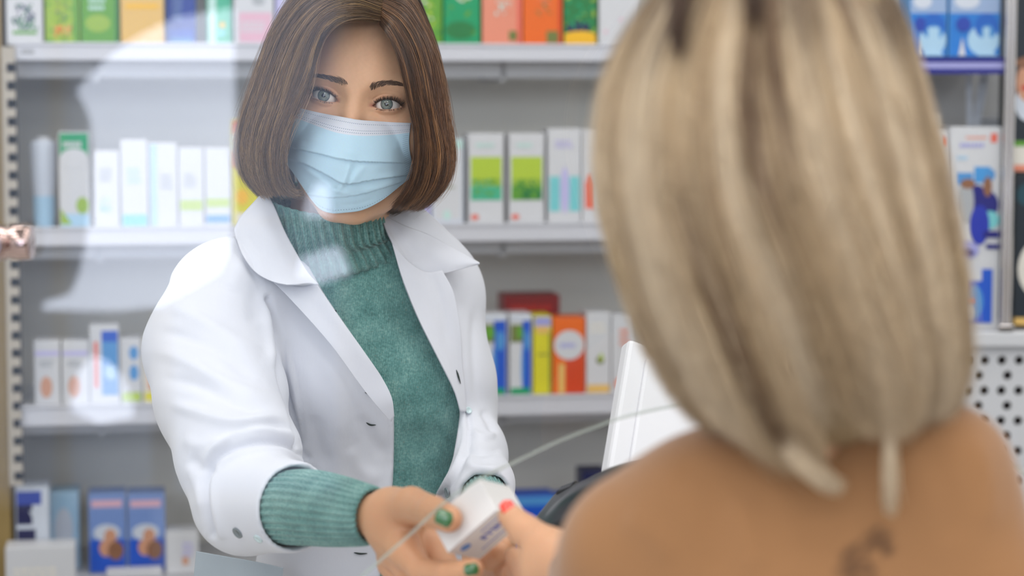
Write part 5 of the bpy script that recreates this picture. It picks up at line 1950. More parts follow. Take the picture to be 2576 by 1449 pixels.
bow = lambda a, b_: (lambda u, v: a + b_ * np.sin(np.clip(v, 0, 1) * math.pi * 0.75))
# near collar leaf
cloth_patch('collar', [(667, 478, 2.175), (690, 520, 2.163), (716, 582, 2.155), (748, 642, 2.15), (776, 688, 2.146), (801, 716, 2.142)],
            [(590, 578, 2.178), (597, 608, 2.165), (614, 648, 2.15), (644, 686, 2.14), (684, 708, 2.135), (722, 717, 2.132)],
            [(667, 478, 2.175), (640, 508, 2.172), (606, 546, 2.176), (590, 578, 2.178)], [(801, 716, 2.142), (776, 713, 2.138), (748, 716, 2.134), (722, 717, 2.132)], bow(2, 4), strokes=[([(640, 540), (690, 620), (740, 690)], 24, 1.5), ([(620, 590), (660, 650)], 12, -1.2)])
# near lapel
cloth_patch('lapel', [(796, 712, 2.15), (846, 786, 2.145), (920, 890, 2.14), (962, 952, 2.14), (986, 1002, 2.14), (991, 1046, 2.145)],
            [(668, 690, 2.15), (730, 752, 2.145), (828, 862, 2.14), (900, 960, 2.14), (944, 1016, 2.14), (984, 1060, 2.145)],
            [(796, 712, 2.15), (752, 720, 2.15), (706, 706, 2.15), (668, 690, 2.15)], [(991, 1046, 2.145), (989, 1052, 2.145), (987, 1056, 2.145), (984, 1060, 2.145)],
            lambda u, v: 1.2 + 3.2 * np.sin(np.clip(1 - v, 0, 1) * math.pi * 0.5) * (1 - 0.7 * u), strokes=[([(760, 735), (850, 850), (930, 960)], 22, -1.2)])
# far collar leaf and lapel
cloth_patch('collar', [(950, 532, 2.22), (1012, 566, 2.22), (1080, 592, 2.225), (1148, 630, 2.225), (1206, 662, 2.225)],
            [(1002, 640, 2.19), (1030, 672, 2.195), (1062, 690, 2.20), (1110, 690, 2.21), (1206, 663, 2.2245)],
            [(950, 532, 2.22), (966, 566, 2.205), (984, 604, 2.195), (1002, 640, 2.19)], [(1206, 662, 2.225), (1206, 662.3, 2.225), (1206, 662.6, 2.225), (1206, 663, 2.2245)], bow(2, 5),
            strokes=[([(970, 560), (1010, 610), (1060, 660)], 14, -2.0), ([(1000, 570), (1070, 620), (1140, 660)], 20, 2.0)])
cloth_patch('lapel', [(986, 612, 2.19), (1012, 700, 2.185), (1052, 800, 2.18), (1102, 900, 2.18), (1142, 980, 2.185), (1158, 1034, 2.19)],
            [(1112, 680, 2.20), (1142, 740, 2.20), (1158, 830, 2.20), (1162, 910, 2.20), (1168, 980, 2.20), (1172, 1034, 2.20)],
            [(986, 612, 2.19), (1030, 660, 2.19), (1070, 684, 2.195), (1112, 680, 2.20)], [(1158, 1034, 2.19), (1162, 1036, 2.192), (1168, 1036, 2.196), (1172, 1034, 2.20)],
            lambda u, v: 1.5 + 4.0 * np.sin(np.clip(1 - v, 0, 1) * math.pi * 0.5) * (1 - 0.6 * u), strokes=[([(1090, 690), (1112, 780), (1130, 880)], 12, -1.6)])
# grey cloth band below the near sleeve
cloth_patch('grey_band', [(494, 1386, 2.17), (560, 1398, 2.16), (640, 1412, 2.155), (712, 1428, 2.15)], [(486, 1470, 2.17), (560, 1480, 2.16), (640, 1490, 2.155), (710, 1500, 2.15)],
            [(494, 1386, 2.17), (490, 1430, 2.17), (486, 1470, 2.17)], [(712, 1428, 2.15), (711, 1460, 2.15), (710, 1500, 2.15)], lambda u, v: 0.5 + 0 * u, mt_=cloth_mat('grey_cloth', (182, 192, 200)))


def on_coat(px, py, lift=0.5, tilt=(0, 0), f=None):
    d = float(march(f or coat_sdf, np.array([px]), np.array([py]), 1.95, 2.5, 90)[0])
    return M(px, py, (d - lift) / 1000.0)


M_BTN = mat('grey_button', (112, 122, 128), 0.25, coat=0.5)
M_BTN2 = mat('pale_button', (206, 224, 228), 0.25, coat=0.5)
M_HOLE = mat('buttonhole_thread', (34, 48, 46), 0.8)


def button(px, py, r, m, lift=1.0, sq=(1.0, 1.0), rot=0.0, f=None):
    c = on_coat(px, py, lift, f=f)
    gn = grad(f or coat_sdf, c[None])[0]
    a = np.cross(gn, [0, 0, 1.0])
    a /= np.linalg.norm(a)
    b2 = np.cross(a, gn)
    b_ = MB()
    prof = [(0.25, 0.15), (0.3, 0.5), (0.62, 0.45), (0.74, 0.9), (0.95, 0.8), (1.0, 0.35), (0.96, -0.6)]
    n = 28
    V, F = [], []
    for rr_, hh_ in prof:
        for i in range(n):
            t = 2 * math.pi * i / n
            V.append(c + r * rr_ * (math.cos(t) * a + math.sin(t) * b2) + hh_ * 0.9 * gn)
    for k_ in range(len(prof) - 1):
        for i in range(n):
            F.append((k_ * n + i, k_ * n + (i + 1) % n, (k_ + 1) * n + (i + 1) % n, (k_ + 1) * n + i))
    F.append(list(range(n))[::-1])
    b_.add(W(np.array(V)), F)
    o = b_.build('button', m, None, True)
    o['_c'] = 1


button(597, 1341, 5.4, M_BTN)
button(649, 1356, 4.6, M_BTN2)
button(1179, 1032, 3.6, M_BTN2)
button(1124, 1240, 5.2, M_BTN, lift=6.0, f=coat_solid)
for pl in ([(918, 987), (930, 991), (943, 991)], [(921, 1063), (932, 1069), (946, 1069)], [(890, 1390), (906, 1393), (924, 1392)], [(1148, 930), (1153, 946), (1159, 966)], [(841, 779), (845, 783), (848, 780)]):
    pl = spline(pl, 9)
    c3 = np.array([on_coat(a, b2, 0.6 if pl[0][0] < 1100 else 7.5, f=coat_solid if pl[0][0] > 1100 else None) for a, b2 in pl])
    b = MB()
    b.tube(W(c3), np.array([0.2, 0.6, 0.85, 0.9, 0.9, 0.8, 0.7, 0.5, 0.2]) * 0.001, 6)
    b.build('buttonhole', M_HOLE, None, True)['_c'] = 1
# ------------------------------------------------------------------ hands, box
def finger(p, pts):
    return chain(p, [(M(*a[:3]), a[3]) for a in pts], 3.0)


# the white carton in the hands: nearest corner B, edges a (long), b, c
BX = M(1250, 1284, 1.7305)
ea, eb, ec = np.array([-125.0, 56, -114]), np.array([-47.0, 52, 77]), np.array([80.0, 117, -30])
sc_ = 1725 / FPX
ea, eb, ec = ea * sc_, eb * sc_, ec * sc_
# make the axes exactly square
na_ = ea / np.linalg.norm(ea)
nb_ = eb - (eb @ na_) * na_
nb_ /= np.linalg.norm(nb_)
nc_ = np.cross(na_, nb_)
if nc_ @ ec < 0:
    nc_ = -nc_
la, lb, lc = np.linalg.norm(ea), np.linalg.norm(eb), np.linalg.norm(ec)


def carton_sdf(p):
    q = p - BX.astype(np.float32)
    l = np.stack([q @ na_.astype(np.float32) - la / 2, q @ nc_.astype(np.float32) - lc / 2, q @ nb_.astype(np.float32) - lb / 2], -1)
    a = np.abs(l) - np.array([la / 2, lc / 2, lb / 2], np.float32)
    return np.sqrt((np.maximum(a, 0) ** 2).sum(-1)) + np.minimum(a.max(-1), 0)


def near_hand(p):
    d = finger(p, [(800, 1284, 1.935, 17), (880, 1297, 1.893, 17), (940, 1298, 1.86, 18), (985, 1302, 1.842, 21.5)])
    d = smin(d, el(p, M(1000, 1314, 1.838), (24, 22, 22)), 10)
    d = smin(d, finger(p, [(980, 1285, 1.842, 18), (1035, 1272, 1.808, 14.8), (1090, 1288, 1.764, 12.2), (1129, 1305, 1.7365, 10.6)]), 9)
    d = smin(d, finger(p, [(990, 1335, 1.842, 21), (1024, 1392, 1.812, 13.5)]), 9)
    f1 = finger(p, [(1016, 1380, 1.815, 13), (1062, 1438, 1.785, 10.4), (1128, 1442, 1.755, 9.4), (1190, 1431, 1.735, 8.0)])
    f2 = finger(p, [(1010, 1405, 1.835, 13), (1060, 1492, 1.80, 10.4), (1136, 1498, 1.765, 9.4), (1204, 1478, 1.742, 8.2)])
    f3 = finger(p, [(1000, 1420, 1.855, 12), (1050, 1535, 1.82, 9.8), (1128, 1545, 1.785, 8.8), (1190, 1525, 1.762, 7.8)])
    f4 = finger(p, [(990, 1420, 1.875, 11), (1030, 1560, 1.845, 8.6), (1098, 1580, 1.815, 7.6), (1150, 1565, 1.795, 6.8)])
    fs = smin(smin(f1, f2, 1.5), smin(f3, f4, 1.5), 1.5)
    d = smin(d, smin(fs, finger(p, [(1000, 1370, 1.84, 18), (990, 1415, 1.86, 14)]), 6), 5)
    d = smin(d, finger(p, [(1010, 1350, 1.862, 18), (1082, 1385, 1.838, 17), (1110, 1440, 1.825, 16)]), 5)
    # flesh pressed flat against the carton
    return smax(d, 0.9 - carton_sdf(p), 0.6)


def far_hand(p):
    d = finger(p, [(1214, 1226, 2.14, 15), (1231, 1292, 2.085, 16), (1230, 1350, 2.01, 18)])
    d = smin(d, el(p, M(1226, 1400, 1.955), (22, 34, 20)), 10)
    a = finger(p, [(1228, 1405, 1.93, 12), (1216, 1420, 1.885, 10), (1232, 1408, 1.845, 9), (1256, 1388, 1.825, 8)])
    b_ = finger(p, [(1252, 1420, 1.93, 12), (1250, 1452, 1.885, 10), (1270, 1440, 1.845, 9), (1290, 1424, 1.825, 8)])
    c = finger(p, [(1258, 1435, 1.94, 11), (1256, 1480, 1.895, 9.4), (1276, 1476, 1.86, 8.6), (1294, 1462, 1.84, 7.6)])
    e = finger(p, [(1262, 1445, 1.955, 10), (1266, 1500, 1.92, 8.2), (1282, 1505, 1.89, 7.4), (1298, 1495, 1.87, 6.6)])
    t = finger(p, [(1248, 1375, 1.97, 14), (1264, 1368, 1.92, 10.5), (1264, 1372, 1.88, 9.6), (1262, 1378, 1.86, 9)])
    d = smin(d, smin(smin(smin(a, b_, 1.5), smin(c, e, 1.5), 1.5), t, 2), 5)
    return smax(d, 0.9 - carton_sdf(p), 0.6)


def hand_colour(v, f):
    n = len(v)
    c = np.tile(np.array(lin((206, 156, 120))), (n, 1))
    # knuckles and finger ends are a little redder
    w_ = 0.5 + 0.5 * np.sin(v[:, 0] * 0.11) * np.sin(v[:, 2] * 0.13)
    c = c * (1 - 0.10 * w_[:, None]) + np.array(lin((208, 132, 104))) * (0.10 * w_[:, None])
    return c


for f, lo, hi in ((near_hand, (-160, 1700, -285), (-20, 1975, -140)), (far_hand, (-65, 1790, -275), (25, 2190, -150))):
    v, q = nets(f, lo, hi, 1.5)
    v = relax(v, q, 1, 0.4)
    body_add(v, q[:, ::-1], hand_colour(v, f))
M_NAILG = mat('green_nail_polish', (50, 104, 56), 0.18, coat=0.8)
M_NAILR = mat('red_nail_polish', (236, 52, 22), 0.18, coat=0.8)


def nail(c, r, out, along, m, key):
    """curved nail plate sitting on a finger end: centre mm, (half length, half width, thickness)"""
    out = np.asarray(out, float)
    out /= np.linalg.norm(out)
    al = np.asarray(along, float)
    al = al - (al @ out) * out
    al /= np.linalg.norm(al)
    sd = np.cross(out, al)
    V, F = [], []
    nu_, nv_ = 16, 12
    for i in range(nu_):
        a = -1 + 2 * i / (nu_ - 1)
        for j in range(nv_):
            b_ = -1 + 2 * j / (nv_ - 1)
            ww = r[1] * math.sqrt(max(0.06, 1 - max(abs(a) - 0.55, 0) ** 2 / 0.21))
            V.append(c + al * a * r[0] + sd * b_ * ww - out * (b_ * b_ * r[1] * 0.42 + max(a, 0) ** 2 * 1.6) + out * r[2])
    me_ = mesh_np('fingernail', W(np.array(V)), grid_faces(nu_, nv_))
    o = link('fingernail', me_, None, m, True)
    thick(o, 0.0009, 0)
    o[key] = 1


tdir = M(1129, 1305, 1.7365) - M(1090, 1288, 1.768)
nail(M(1119, 1304, 1.7365) + np.array([-0.5, -10.6, 1.5]), (6.8, 5.8, 0.5), (-0.12, -1, 0.18), tdir, M_NAILG, '_p')
idir = M(1190, 1431, 1.735) - M(1128, 1442, 1.755)
nail(M(1186, 1431, 1.735) + np.array([0, -7.6, 0.5]), (5.6, 4.4, 0.5), (-0.05, -1, 0.1), idir, M_NAILG, '_p')
nail(M(1290, 1424, 1.825) + np.array([4.0, -6.4, 0]), (4.6, 4.0, 0.4), (0.6, -1, 0.0), (1, 0, 0.6), M_NAILG, '_p')

def bxf(p):
    return W(BX + na_ * p[0] + nc_ * p[1] + nb_ * p[2])      # p: x along a, y along c, z along b


b = MB(bxf)
wb = lin((228, 226, 224))
b.bbox(0, la, 0, lc, 0, lb, 0.5, wb)
b.box(0.6, la - 0.6, -0.05, 0.25, -0.12, 0.25, lin((150, 130, 132)))          # open seam along the long edge
fz = -0.12                                                                  # printed side: z = 0 plane, facing down the carton
ink, ink2 = lin((70, 98, 196)), lin((92, 142, 214))


def pr(x0, x1, y0, y1, c, z=fz):
    b.add([(x0, y0, z), (x1, y0, z), (x1, y1, z), (x0, y1, z)], [(0, 1, 2, 3)], c)


rgb_ = random.Random(4)
xx = 4.0
while xx < 24:
    l_ = rgb_.uniform(1.2, 2.6)
    pr(xx, xx + l_, 8.5, 10.2, ink)
    xx += l_ + 0.6
xx = 5.0
while xx < 30:
    l_ = rgb_.uniform(3.0, 4.6)
    pr(xx, xx + l_ * 0.4, 16, 24, ink)
    pr(xx, xx + l_, 16, 18.6, ink)
    if rgb_.random() < 0.6:
        pr(xx + l_ * 0.62, xx + l_, 16, 24, ink)
    xx += l_ + 1.0
b.add([(44 + 4.6 * math.cos(2 * math.pi * i / 24), 12 + 4.6 * math.sin(2 * math.pi * i / 24), fz) for i in range(24)], [list(range(24))], ink2)
xx = 12.0
while xx < 40:
    l_ = rgb_.uniform(1.2, 2.6)
    pr(xx, xx + l_, 32, 33.4, ink)
    xx += l_ + 0.6
# end flap line
b.add([(-0.1, 3, lb - 3.2), (-0.1, lc - 3, lb - 3.2), (-0.1, lc - 3, lb - 2.8), (-0.1, 3, lb - 2.8)], [(0, 1, 2, 3)], lin((190, 184, 182)))
tag(b.build('medicine_carton', M_CARD), 'small white medicine carton with blue print, held between the hands of the two women', 'carton')
# ------------------------------------------------------------------ the body as one mesh
def merge_body(name, vs_, fs_, cs_, m):
    me = mesh_np(name, np.vstack(vs_), np.vstack(fs_), np.vstack(cs_))
    o = link(name, me, None, m, True)
    o['_p'] = 1
    return o


merge_body('body', body_v, body_f, body_c, M_SKIN)
# ================================================================== the customer, seen from behind
cust_at = W(M(2030, 1449, 1.41))
cust = empty('person', (cust_at[0], cust_at[1], 0.0), 'person with long blond hair and camel jumper, seen from behind, taking the carton', 'person')


def camel_sdf(p):
    d = chain(p, [(M(1600, 1388, 1.41), 41), (M(1780, 1300, 1.395), 42), (M(2040, 1225, 1.39), 47), (M(2230, 1190, 1.378), 46), (M(2362, 1200, 1.368), 42)], 14)
    d = smin(d, el(p, M(2030, 1560, 1.425), (150, 88, 120)), 50)
    d = smin(d, el(p, M(1850, 1460, 1.385), (52, 30, 62)), 40)
    d = smin(d, el(p, M(2270, 1440, 1.37), (50, 30, 66)), 40)
    d = smin(d, chain(p, [(M(2362, 1200, 1.368), 42), (M(2478, 1500, 1.362), 41), (M(2500, 1800, 1.40), 36), (M(2420, 1900, 1.50), 30)], 12), 16)
    d = smin(d, chain(p, [(M(1600, 1388, 1.41), 41), (M(1545, 1590, 1.46), 38), (M(1520, 1700, 1.515), 34), (M(1484, 1540, 1.585), 29), (M(1470, 1440, 1.632), 26)], 8), 12)
    d = smin(d, chain(p, [(M(2030, 1600, 1.43), 110), (M(2030, 2100, 1.44), 104)], 10), 40)
    # back furrow and shoulder blades
    px, py = PX(p)
    dl, t = line_d(px.astype(float), py.astype(float), [(2075, 1150), (2060, 1300), (2050, 1600)])
    d = d + np.where(p[..., 1] < 1420, 3.5 * np.exp(-(dl / 60) ** 2), 0)
    # neck opening
    d = smax(d, -rc(p, M(2040, 1130, 1.40), M(2020, 900, 1.395), 52, 60), 4)
    q = p - M(1470, 1440, 1.632).astype(np.float32)
    wn = M(1470, 1440, 1.632) - M(1484, 1540, 1.585)
    wn = wn / np.linalg.norm(wn)
    al = q @ wn.astype(np.float32)
    rd = np.sqrt(np.maximum((q * q).sum(-1) - al * al, 0))
    d = np.where(rd < 45, smax(d, al - 6, 2), d)
    return d


v, q = nets(camel_sdf, (-30, 1240, -380), (345, 1700, -55), 3.4)
v = relax(v, q, 2, 0.5)
g = grad(camel_sdf, v)
v = folds(v, g, [([(1850, 1240), (1880, 1330), (1910, 1449)], 34, 3.0), ([(1780, 1280), (1800, 1360), (1790, 1449)], 40, -2.0), ([(2330, 1120), (2380, 1230), (2400, 1380)], 36, -2.4),
                 ([(2440, 1090), (2480, 1200), (2490, 1340)], 30, 2.4), ([(1560, 1300), (1640, 1340), (1700, 1420)], 34, 2.0), ([(1690, 1190), (1760, 1220), (1830, 1300)], 30, -2.0),
                 ([(2190, 1160), (2230, 1250), (2240, 1400)], 40, 1.6)], False)
px_, py_ = PX(v)
base = np.tile(np.array(lin((146, 105, 69))), (len(v), 1))
n1 = np.sin(v[:, 0] * 0.05) * np.sin(v[:, 2] * 0.043 + 1.3)
base = base * (1 + 0.05 * n1[:, None])
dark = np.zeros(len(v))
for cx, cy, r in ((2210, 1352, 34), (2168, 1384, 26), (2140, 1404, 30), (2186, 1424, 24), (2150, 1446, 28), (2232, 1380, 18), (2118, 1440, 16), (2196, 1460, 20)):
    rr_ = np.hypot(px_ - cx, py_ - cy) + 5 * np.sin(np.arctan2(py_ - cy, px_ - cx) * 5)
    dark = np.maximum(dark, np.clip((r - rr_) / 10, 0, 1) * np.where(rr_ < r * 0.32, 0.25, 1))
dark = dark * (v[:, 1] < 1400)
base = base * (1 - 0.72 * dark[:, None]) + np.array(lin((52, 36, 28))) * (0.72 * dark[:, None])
M_CAMEL = attr_mat('camel_knit', 'Col', 0.85, 0.15)
M_CAMEL.node_tree.nodes['Principled BSDF'].inputs['Sheen Weight'].default_value = 0.3
jm = mesh_np('jumper', W(v), q[:, ::-1], base)
link('jumper', jm, None, M_CAMEL, True)['_k'] = 1


def cust_skin(p):
    d = el(p, M(1945, 210, 1.372), (72, 84, 96))
    d = smin(d, el(p, M(1925, 420, 1.42), (56, 62, 70)), 20)
    d = smin(d, chain(p, [(M(1975, 560, 1.378), 48), (M(2010, 900, 1.386), 46), (M(2035, 1120, 1.395), 50), (M(2040, 1230, 1.40), 40)], 10), 18)
    return d


def cust_hand(p):
    d = finger(p, [(1478, 1480, 1.61, 21), (1462, 1425, 1.642, 22), (1425, 1420, 1.655, 22)])
    d = smin(d, el(p, M(1392, 1428, 1.668), (25, 22, 25)), 10)
    d = smin(d, finger(p, [(1410, 1400, 1.655, 17), (1368, 1372, 1.672, 14.5), (1322, 1336, 1.696, 12.2), (1284, 1298, 1.714, 9.6)]), 8)
    a = finger(p, [(1368, 1440, 1.69, 12.5), (1330, 1452, 1.735, 10), (1306, 1428, 1.765, 9.2), (1293, 1402, 1.775, 8.2)])
    b_ = finger(p, [(1372, 1462, 1.70, 12.5), (1330, 1490, 1.745, 10), (1300, 1468, 1.775, 9.2), (1286, 1446, 1.785, 8.2)])
    c = finger(p, [(1380, 1486, 1.70, 12), (1338, 1530, 1.745, 9.6), (1306, 1510, 1.775, 8.8), (1290, 1488, 1.785, 7.8)])
    e = finger(p, [(1394, 1506, 1.695, 11), (1358, 1562, 1.735, 8.6), (1330, 1550, 1.76, 7.8), (1314, 1530, 1.77, 7)])
    d = smin(d, smin(smin(a, b_, 1.5), smin(c, e, 1.5), 1.5), 6)
    return smax(d, 0.9 - carton_sdf(p), 0.6)


body_v, body_f, body_c = [], [], []
v, q = nets(cust_skin, (80, 1250, -180), (300, 1500, 165), 4.0)
body_add(v, q[:, ::-1], np.tile(np.array(lin((188, 136, 100))), (len(v), 1)))
v, q = nets(cust_hand, (-15, 1580, -275), (85, 1815, -130), 1.6)
v = relax(v, q, 1, 0.4)
hc = hand_colour(v, None) * 1.02
body_add(v, q[:, ::-1], np.clip(hc * np.array([1.0, 1.04, 1.08]), 0, 1))
bo = merge_body('body', body_v, body_f, body_c, M_SKIN)
del bo['_p']
bo['_k'] = 1
td = M(1284, 1298, 1.714) - M(1322, 1336, 1.696)
nail(M(1277, 1288, 1.716) + np.array([0.4, -7.8, 4.0]), (6.2, 5.4, 2.0), (0.15, -1, 0.55), td, M_NAILR, '_k')

# long blond hair
rg = np.random.default_rng(8)
K = 26
BG = [
    [(1850, -150, 1.375), (1716, -90, 1.372), (1640, 0, 1.37), (1574, 90, 1.37), (1526, 200, 1.37), (1503, 320, 1.37), (1506, 440, 1.37), (1525, 560, 1.37), (1556, 680, 1.372), (1598, 800, 1.375), (1654, 920, 1.38), (1712, 1010, 1.382), (1780, 1078, 1.385)],
    [(1870, -150, 1.34), (1735, -60, 1.33), (1660, 80, 1.318), (1612, 220, 1.312), (1596, 340, 1.31), (1602, 470, 1.31), (1628, 600, 1.31), (1668, 740, 1.314), (1718, 860, 1.318), (1770, 970, 1.322), (1820, 1060, 1.326), (1870, 1105, 1.33)],
    [(1892, -150, 1.318), (1790, -40, 1.298), (1732, 110, 1.286), (1704, 260, 1.282), (1706, 400, 1.282), (1736, 560, 1.282), (1782, 700, 1.285), (1832, 830, 1.29), (1878, 950, 1.294), (1920, 1060, 1.30), (1972, 1144, 1.304), (2060, 1214, 1.308)],
    [(1925, -150, 1.305), (1870, -20, 1.28), (1850, 150, 1.268), (1852, 320, 1.264), (1884, 490, 1.264), (1934, 640, 1.268), (1984, 780, 1.275), (2024, 900, 1.284), (2056, 990, 1.292), (2080, 1064, 1.30)],
    [(1960, -150, 1.305), (1962, -20, 1.28), (1978, 150, 1.268), (2005, 320, 1.264), (2050, 490, 1.264), (2106, 640, 1.268), (2156, 780, 1.275), (2200, 900, 1.284), (2226, 1000, 1.292), (2240, 1110, 1.30)],
    [(1985, -150, 1.318), (2060, -20, 1.298), (2112, 140, 1.286), (2154, 300, 1.282), (2200, 460, 1.282), (2246, 620, 1.284), (2286, 760, 1.288), (2316, 880, 1.294), (2326, 980, 1.302), (2312, 1064, 1.31)],
    [(2004, -150, 1.34), (2148, -30, 1.328), (2212, 110, 1.318), (2254, 260, 1.312), (2296, 420, 1.308), (2332, 580, 1.308), (2362, 730, 1.31), (2382, 860, 1.316), (2386, 960, 1.322), (2368, 1050, 1.33)],
    [(2012, -140, 1.375), (2196, -60, 1.372), (2256, 20, 1.37), (2296, 110, 1.37), (2334, 250, 1.37), (2372, 400, 1.368), (2402, 560, 1.366), (2424, 720, 1.366), (2436, 860, 1.368), (2434, 950, 1.37), (2412, 1046, 1.372)],
]
DK, MD, LT = np.array(lin((116, 88, 62))), np.array(lin((194, 168, 132))), np.array(lin((226, 208, 180)))
Gg = guides(BG, K)
HL, HR_, HC = [], [], []
for (n, jit, wv, rad, cln, cw) in ((7000, 2.2, 1.6, 0.42, 26, 0.75), (3000, 3.0, 2.5, 0.38, 60, 0.5)):
    L, s, near = fill_strands(Gg, n, jit, wv, rg, cln, cw, 0.86)
    lift = 5.0 * np.sin(near * 23.1) * np.linspace(0.2, 1, K)[None, :].T
    L[:, :, 1] += lift.T
    HL.append(L)
    t = np.linspace(0, 1, K)
    HR_.append(np.tile(rad * np.clip(1.15 - t ** 5, 0.3, 1), (n, 1)) * rg.uniform(0.8, 1.3, (n, 1)))
    hue = np.clip(0.55 + 0.32 * np.sin(s * 47 + 1.2 * np.sin(s * 19)) + 0.25 * np.sin(near * 51.3 + 0.7), 0, 1)
    r = np.clip(0.65 * hue + 0.35 * rg.random(n) + rg.normal(0, 0.06, n), 0, 1)[:, None]
    c = np.where(r < 0.35, DK + (MD - DK) * r / 0.35, MD + (LT - MD) * (r - 0.35) / 0.65)[:, None, :] * np.ones((1, K, 1))
    # grown-out darker roots
    root = np.clip(1 - (t[None, :] - 0.10 - 0.16 * (np.sin(near * 91.0)[:, None] * 0.5 + 0.5)) / 0.12, 0, 1)[..., None]
    c = c * (1 - 0.75 * root) + np.array(lin((78, 54, 36))) * 0.75 * root
    HC.append(c)
# narrow darker locks lying between the pale ones
L, s, near = fill_strands(Gg, 1100, 1.2, 1.6, rg, 11, 0.96, 0.86)
L[:, :, 1] -= 3.0
HL.append(L)
HR_.append(np.tile(0.42 * np.clip(1.15 - np.linspace(0, 1, K) ** 5, 0.3, 1), (1100, 1)))
kk_ = np.clip(np.sin(np.linspace(0, 1, K)[None, :] * 6 + near[:, None] * 7) * 0.6 + 0.55, 0, 1)[..., None]
HC.append((DK * 0.92)[None, None] * kk_ + MD[None, None] * (1 - kk_))
# dark grown-out streaks at the crown
for gl, n in (([[(1790, -150, 1.33), (1712, -50, 1.298), (1692, 20, 1.286), (1690, 80, 1.28), (1700, 150, 1.276)], [(1830, -150, 1.32), (1744, -50, 1.288), (1722, 20, 1.278), (1716, 80, 1.273), (1718, 150, 1.27)]], 420),
              ([[(1900, -150, 1.30), (1882, -60, 1.275), (1880, 0, 1.264), (1886, 60, 1.258)], [(1935, -150, 1.30), (1918, -60, 1.275), (1914, 0, 1.264), (1912, 70, 1.258)]], 260)):
    L, s, near = fill_strands(guides(gl, K), n, 1.4, 1.0, rg, 6, 0.3, 0.6)
    HL.append(L)
    HR_.append(np.tile(0.45 * np.clip(1.1 - np.linspace(0, 1, K) ** 3, 0.1, 1), (n, 1)))
    HC.append(np.tile(np.array(lin((74, 52, 36))), (n, K, 1)))
# the lock that curls out over the back, and a pale stray one
for gl, n, lt in (([[(1900, 900, 1.30), (1930, 1030, 1.30), (1975, 1130, 1.30), (2040, 1200, 1.302), (2105, 1236, 1.306)], [(1940, 900, 1.295), (1970, 1020, 1.295), (2010, 1110, 1.296), (2066, 1180, 1.30), (2120, 1224, 1.305)]], 500, 0.75),
                  ([[(2200, 960, 1.298), (2224, 1080, 1.304), (2232, 1190, 1.31), (2236, 1300, 1.316)], [(2216, 960, 1.298), (2238, 1080, 1.304), (2244, 1190, 1.31), (2244, 1290, 1.316)]], 110, 0.9)):
    L, s, near = fill_strands(guides(gl, K), n, 1.6, 1.2, rg, 8, 0.5, 0.85)
    HL.append(L)
    HR_.append(np.tile(0.4 * np.clip(1.15 - np.linspace(0, 1, K) ** 5, 0.3, 1), (n, 1)))
    HC.append(np.repeat((MD + (LT - MD) * lt * rg.uniform(0.5, 1.1, (n, 1)))[:, None, :], K, 1))
hs = strands_mesh('hair', np.concatenate(HL), np.concatenate(HR_), np.concatenate(HC))
link('hair', hs, None, hair_mat('blond_hair', 0.38, 0.45), True)['_k'] = 1


def hair_core(p):
    d = el(p, M(1945, 190, 1.365), (73, 66, 100))
    d = smin(d, chain(p, [(M(1900, 250, 1.358), 66), (M(1950, 520, 1.352), 70), (M(2030, 760, 1.352), 64), (M(2090, 930, 1.352), 46)], 20), 30)
    d = smin(d, chain(p, [(M(1680, 420, 1.362), 34), (M(1700, 640, 1.36), 34), (M(1800, 880, 1.362), 26)], 20), 30)
    d = smin(d, chain(p, [(M(2230, 420, 1.362), 30), (M(2290, 700, 1.36), 30), (M(2330, 900, 1.362), 22)], 20), 30)
    return d


v, q = nets(hair_core, (40, 1250, -110), (290, 1470, 240), 4.0)
link('under_hair', mesh_np('under_hair', W(v), q[:, ::-1], np.tile(np.array(lin((150, 128, 96))), (len(v), 1))), None, hair_mat('blond_under_hair', 0.6, 0.3), True)['_k'] = 1

# ================================================================== lower bodies (below the picture's edge)
def legs(at, yaw, wz, name, m, mshoe):
    c, s = math.cos(yaw), math.sin(yaw)
    R_ = np.array([[c, -s, 0], [s, c, 0], [0, 0, 1]]) * 1.0

    def f(p):
        pa = np.stack([np.abs(p[..., 0]), p[..., 1], p[..., 2]], -1)
        d = el(p, (0, 0, wz - 40), (150, 104, 130))
        return smin(d, chain(pa, [((82, 0, wz - 120), 82), ((84, 6, 480), 60), ((86, 0, 90), 50), ((86, 0, 60), 50)], 20), 30)
    v, q = nets(f, (-200, -140, 10), (200, 140, wz + 100), 9.0)
    o1 = link(name, mesh_np(name, v @ R_.T / 1000 + np.array([at[0], at[1], 0]), q[:, ::-1]), None, m, True)

    def g_(p):
        pa = np.stack([np.abs(p[..., 0]), p[..., 1], p[..., 2]], -1)
        d = smin(el(pa, (88, -50, 34), (40, 100, 34)), sp(pa, (87, 10, 50), 40), 20)
        return smax(d, -p[..., 2], 2)
    out = [o1]
    for sd in (-1, 1):
        v, q = nets(g_, (0 if sd > 0 else -160, -170, -4), (160 if sd > 0 else 0, 70, 110), 7.0)
        out.append(link('shoe', mesh_np('shoe', v @ R_.T / 1000 + np.array([at[0], at[1], 0]), q[:, ::-1]), None, mshoe, True))
    return out


M_TROU = mat('dark_trousers', (60, 64, 76), 0.8)
M_SHOE = mat('pale_shoe', (206, 204, 200), 0.5)
for o in legs(pharm_at, 0.3, 900, 'trousers', M_TROU, M_SHOE):
    o['_p'] = 1
for o in legs(cust_at + np.array([0.01, 0.0, 0]), math.pi, 960, 'trousers', M_TROU, M_SHOE):
    o['_k'] = 1
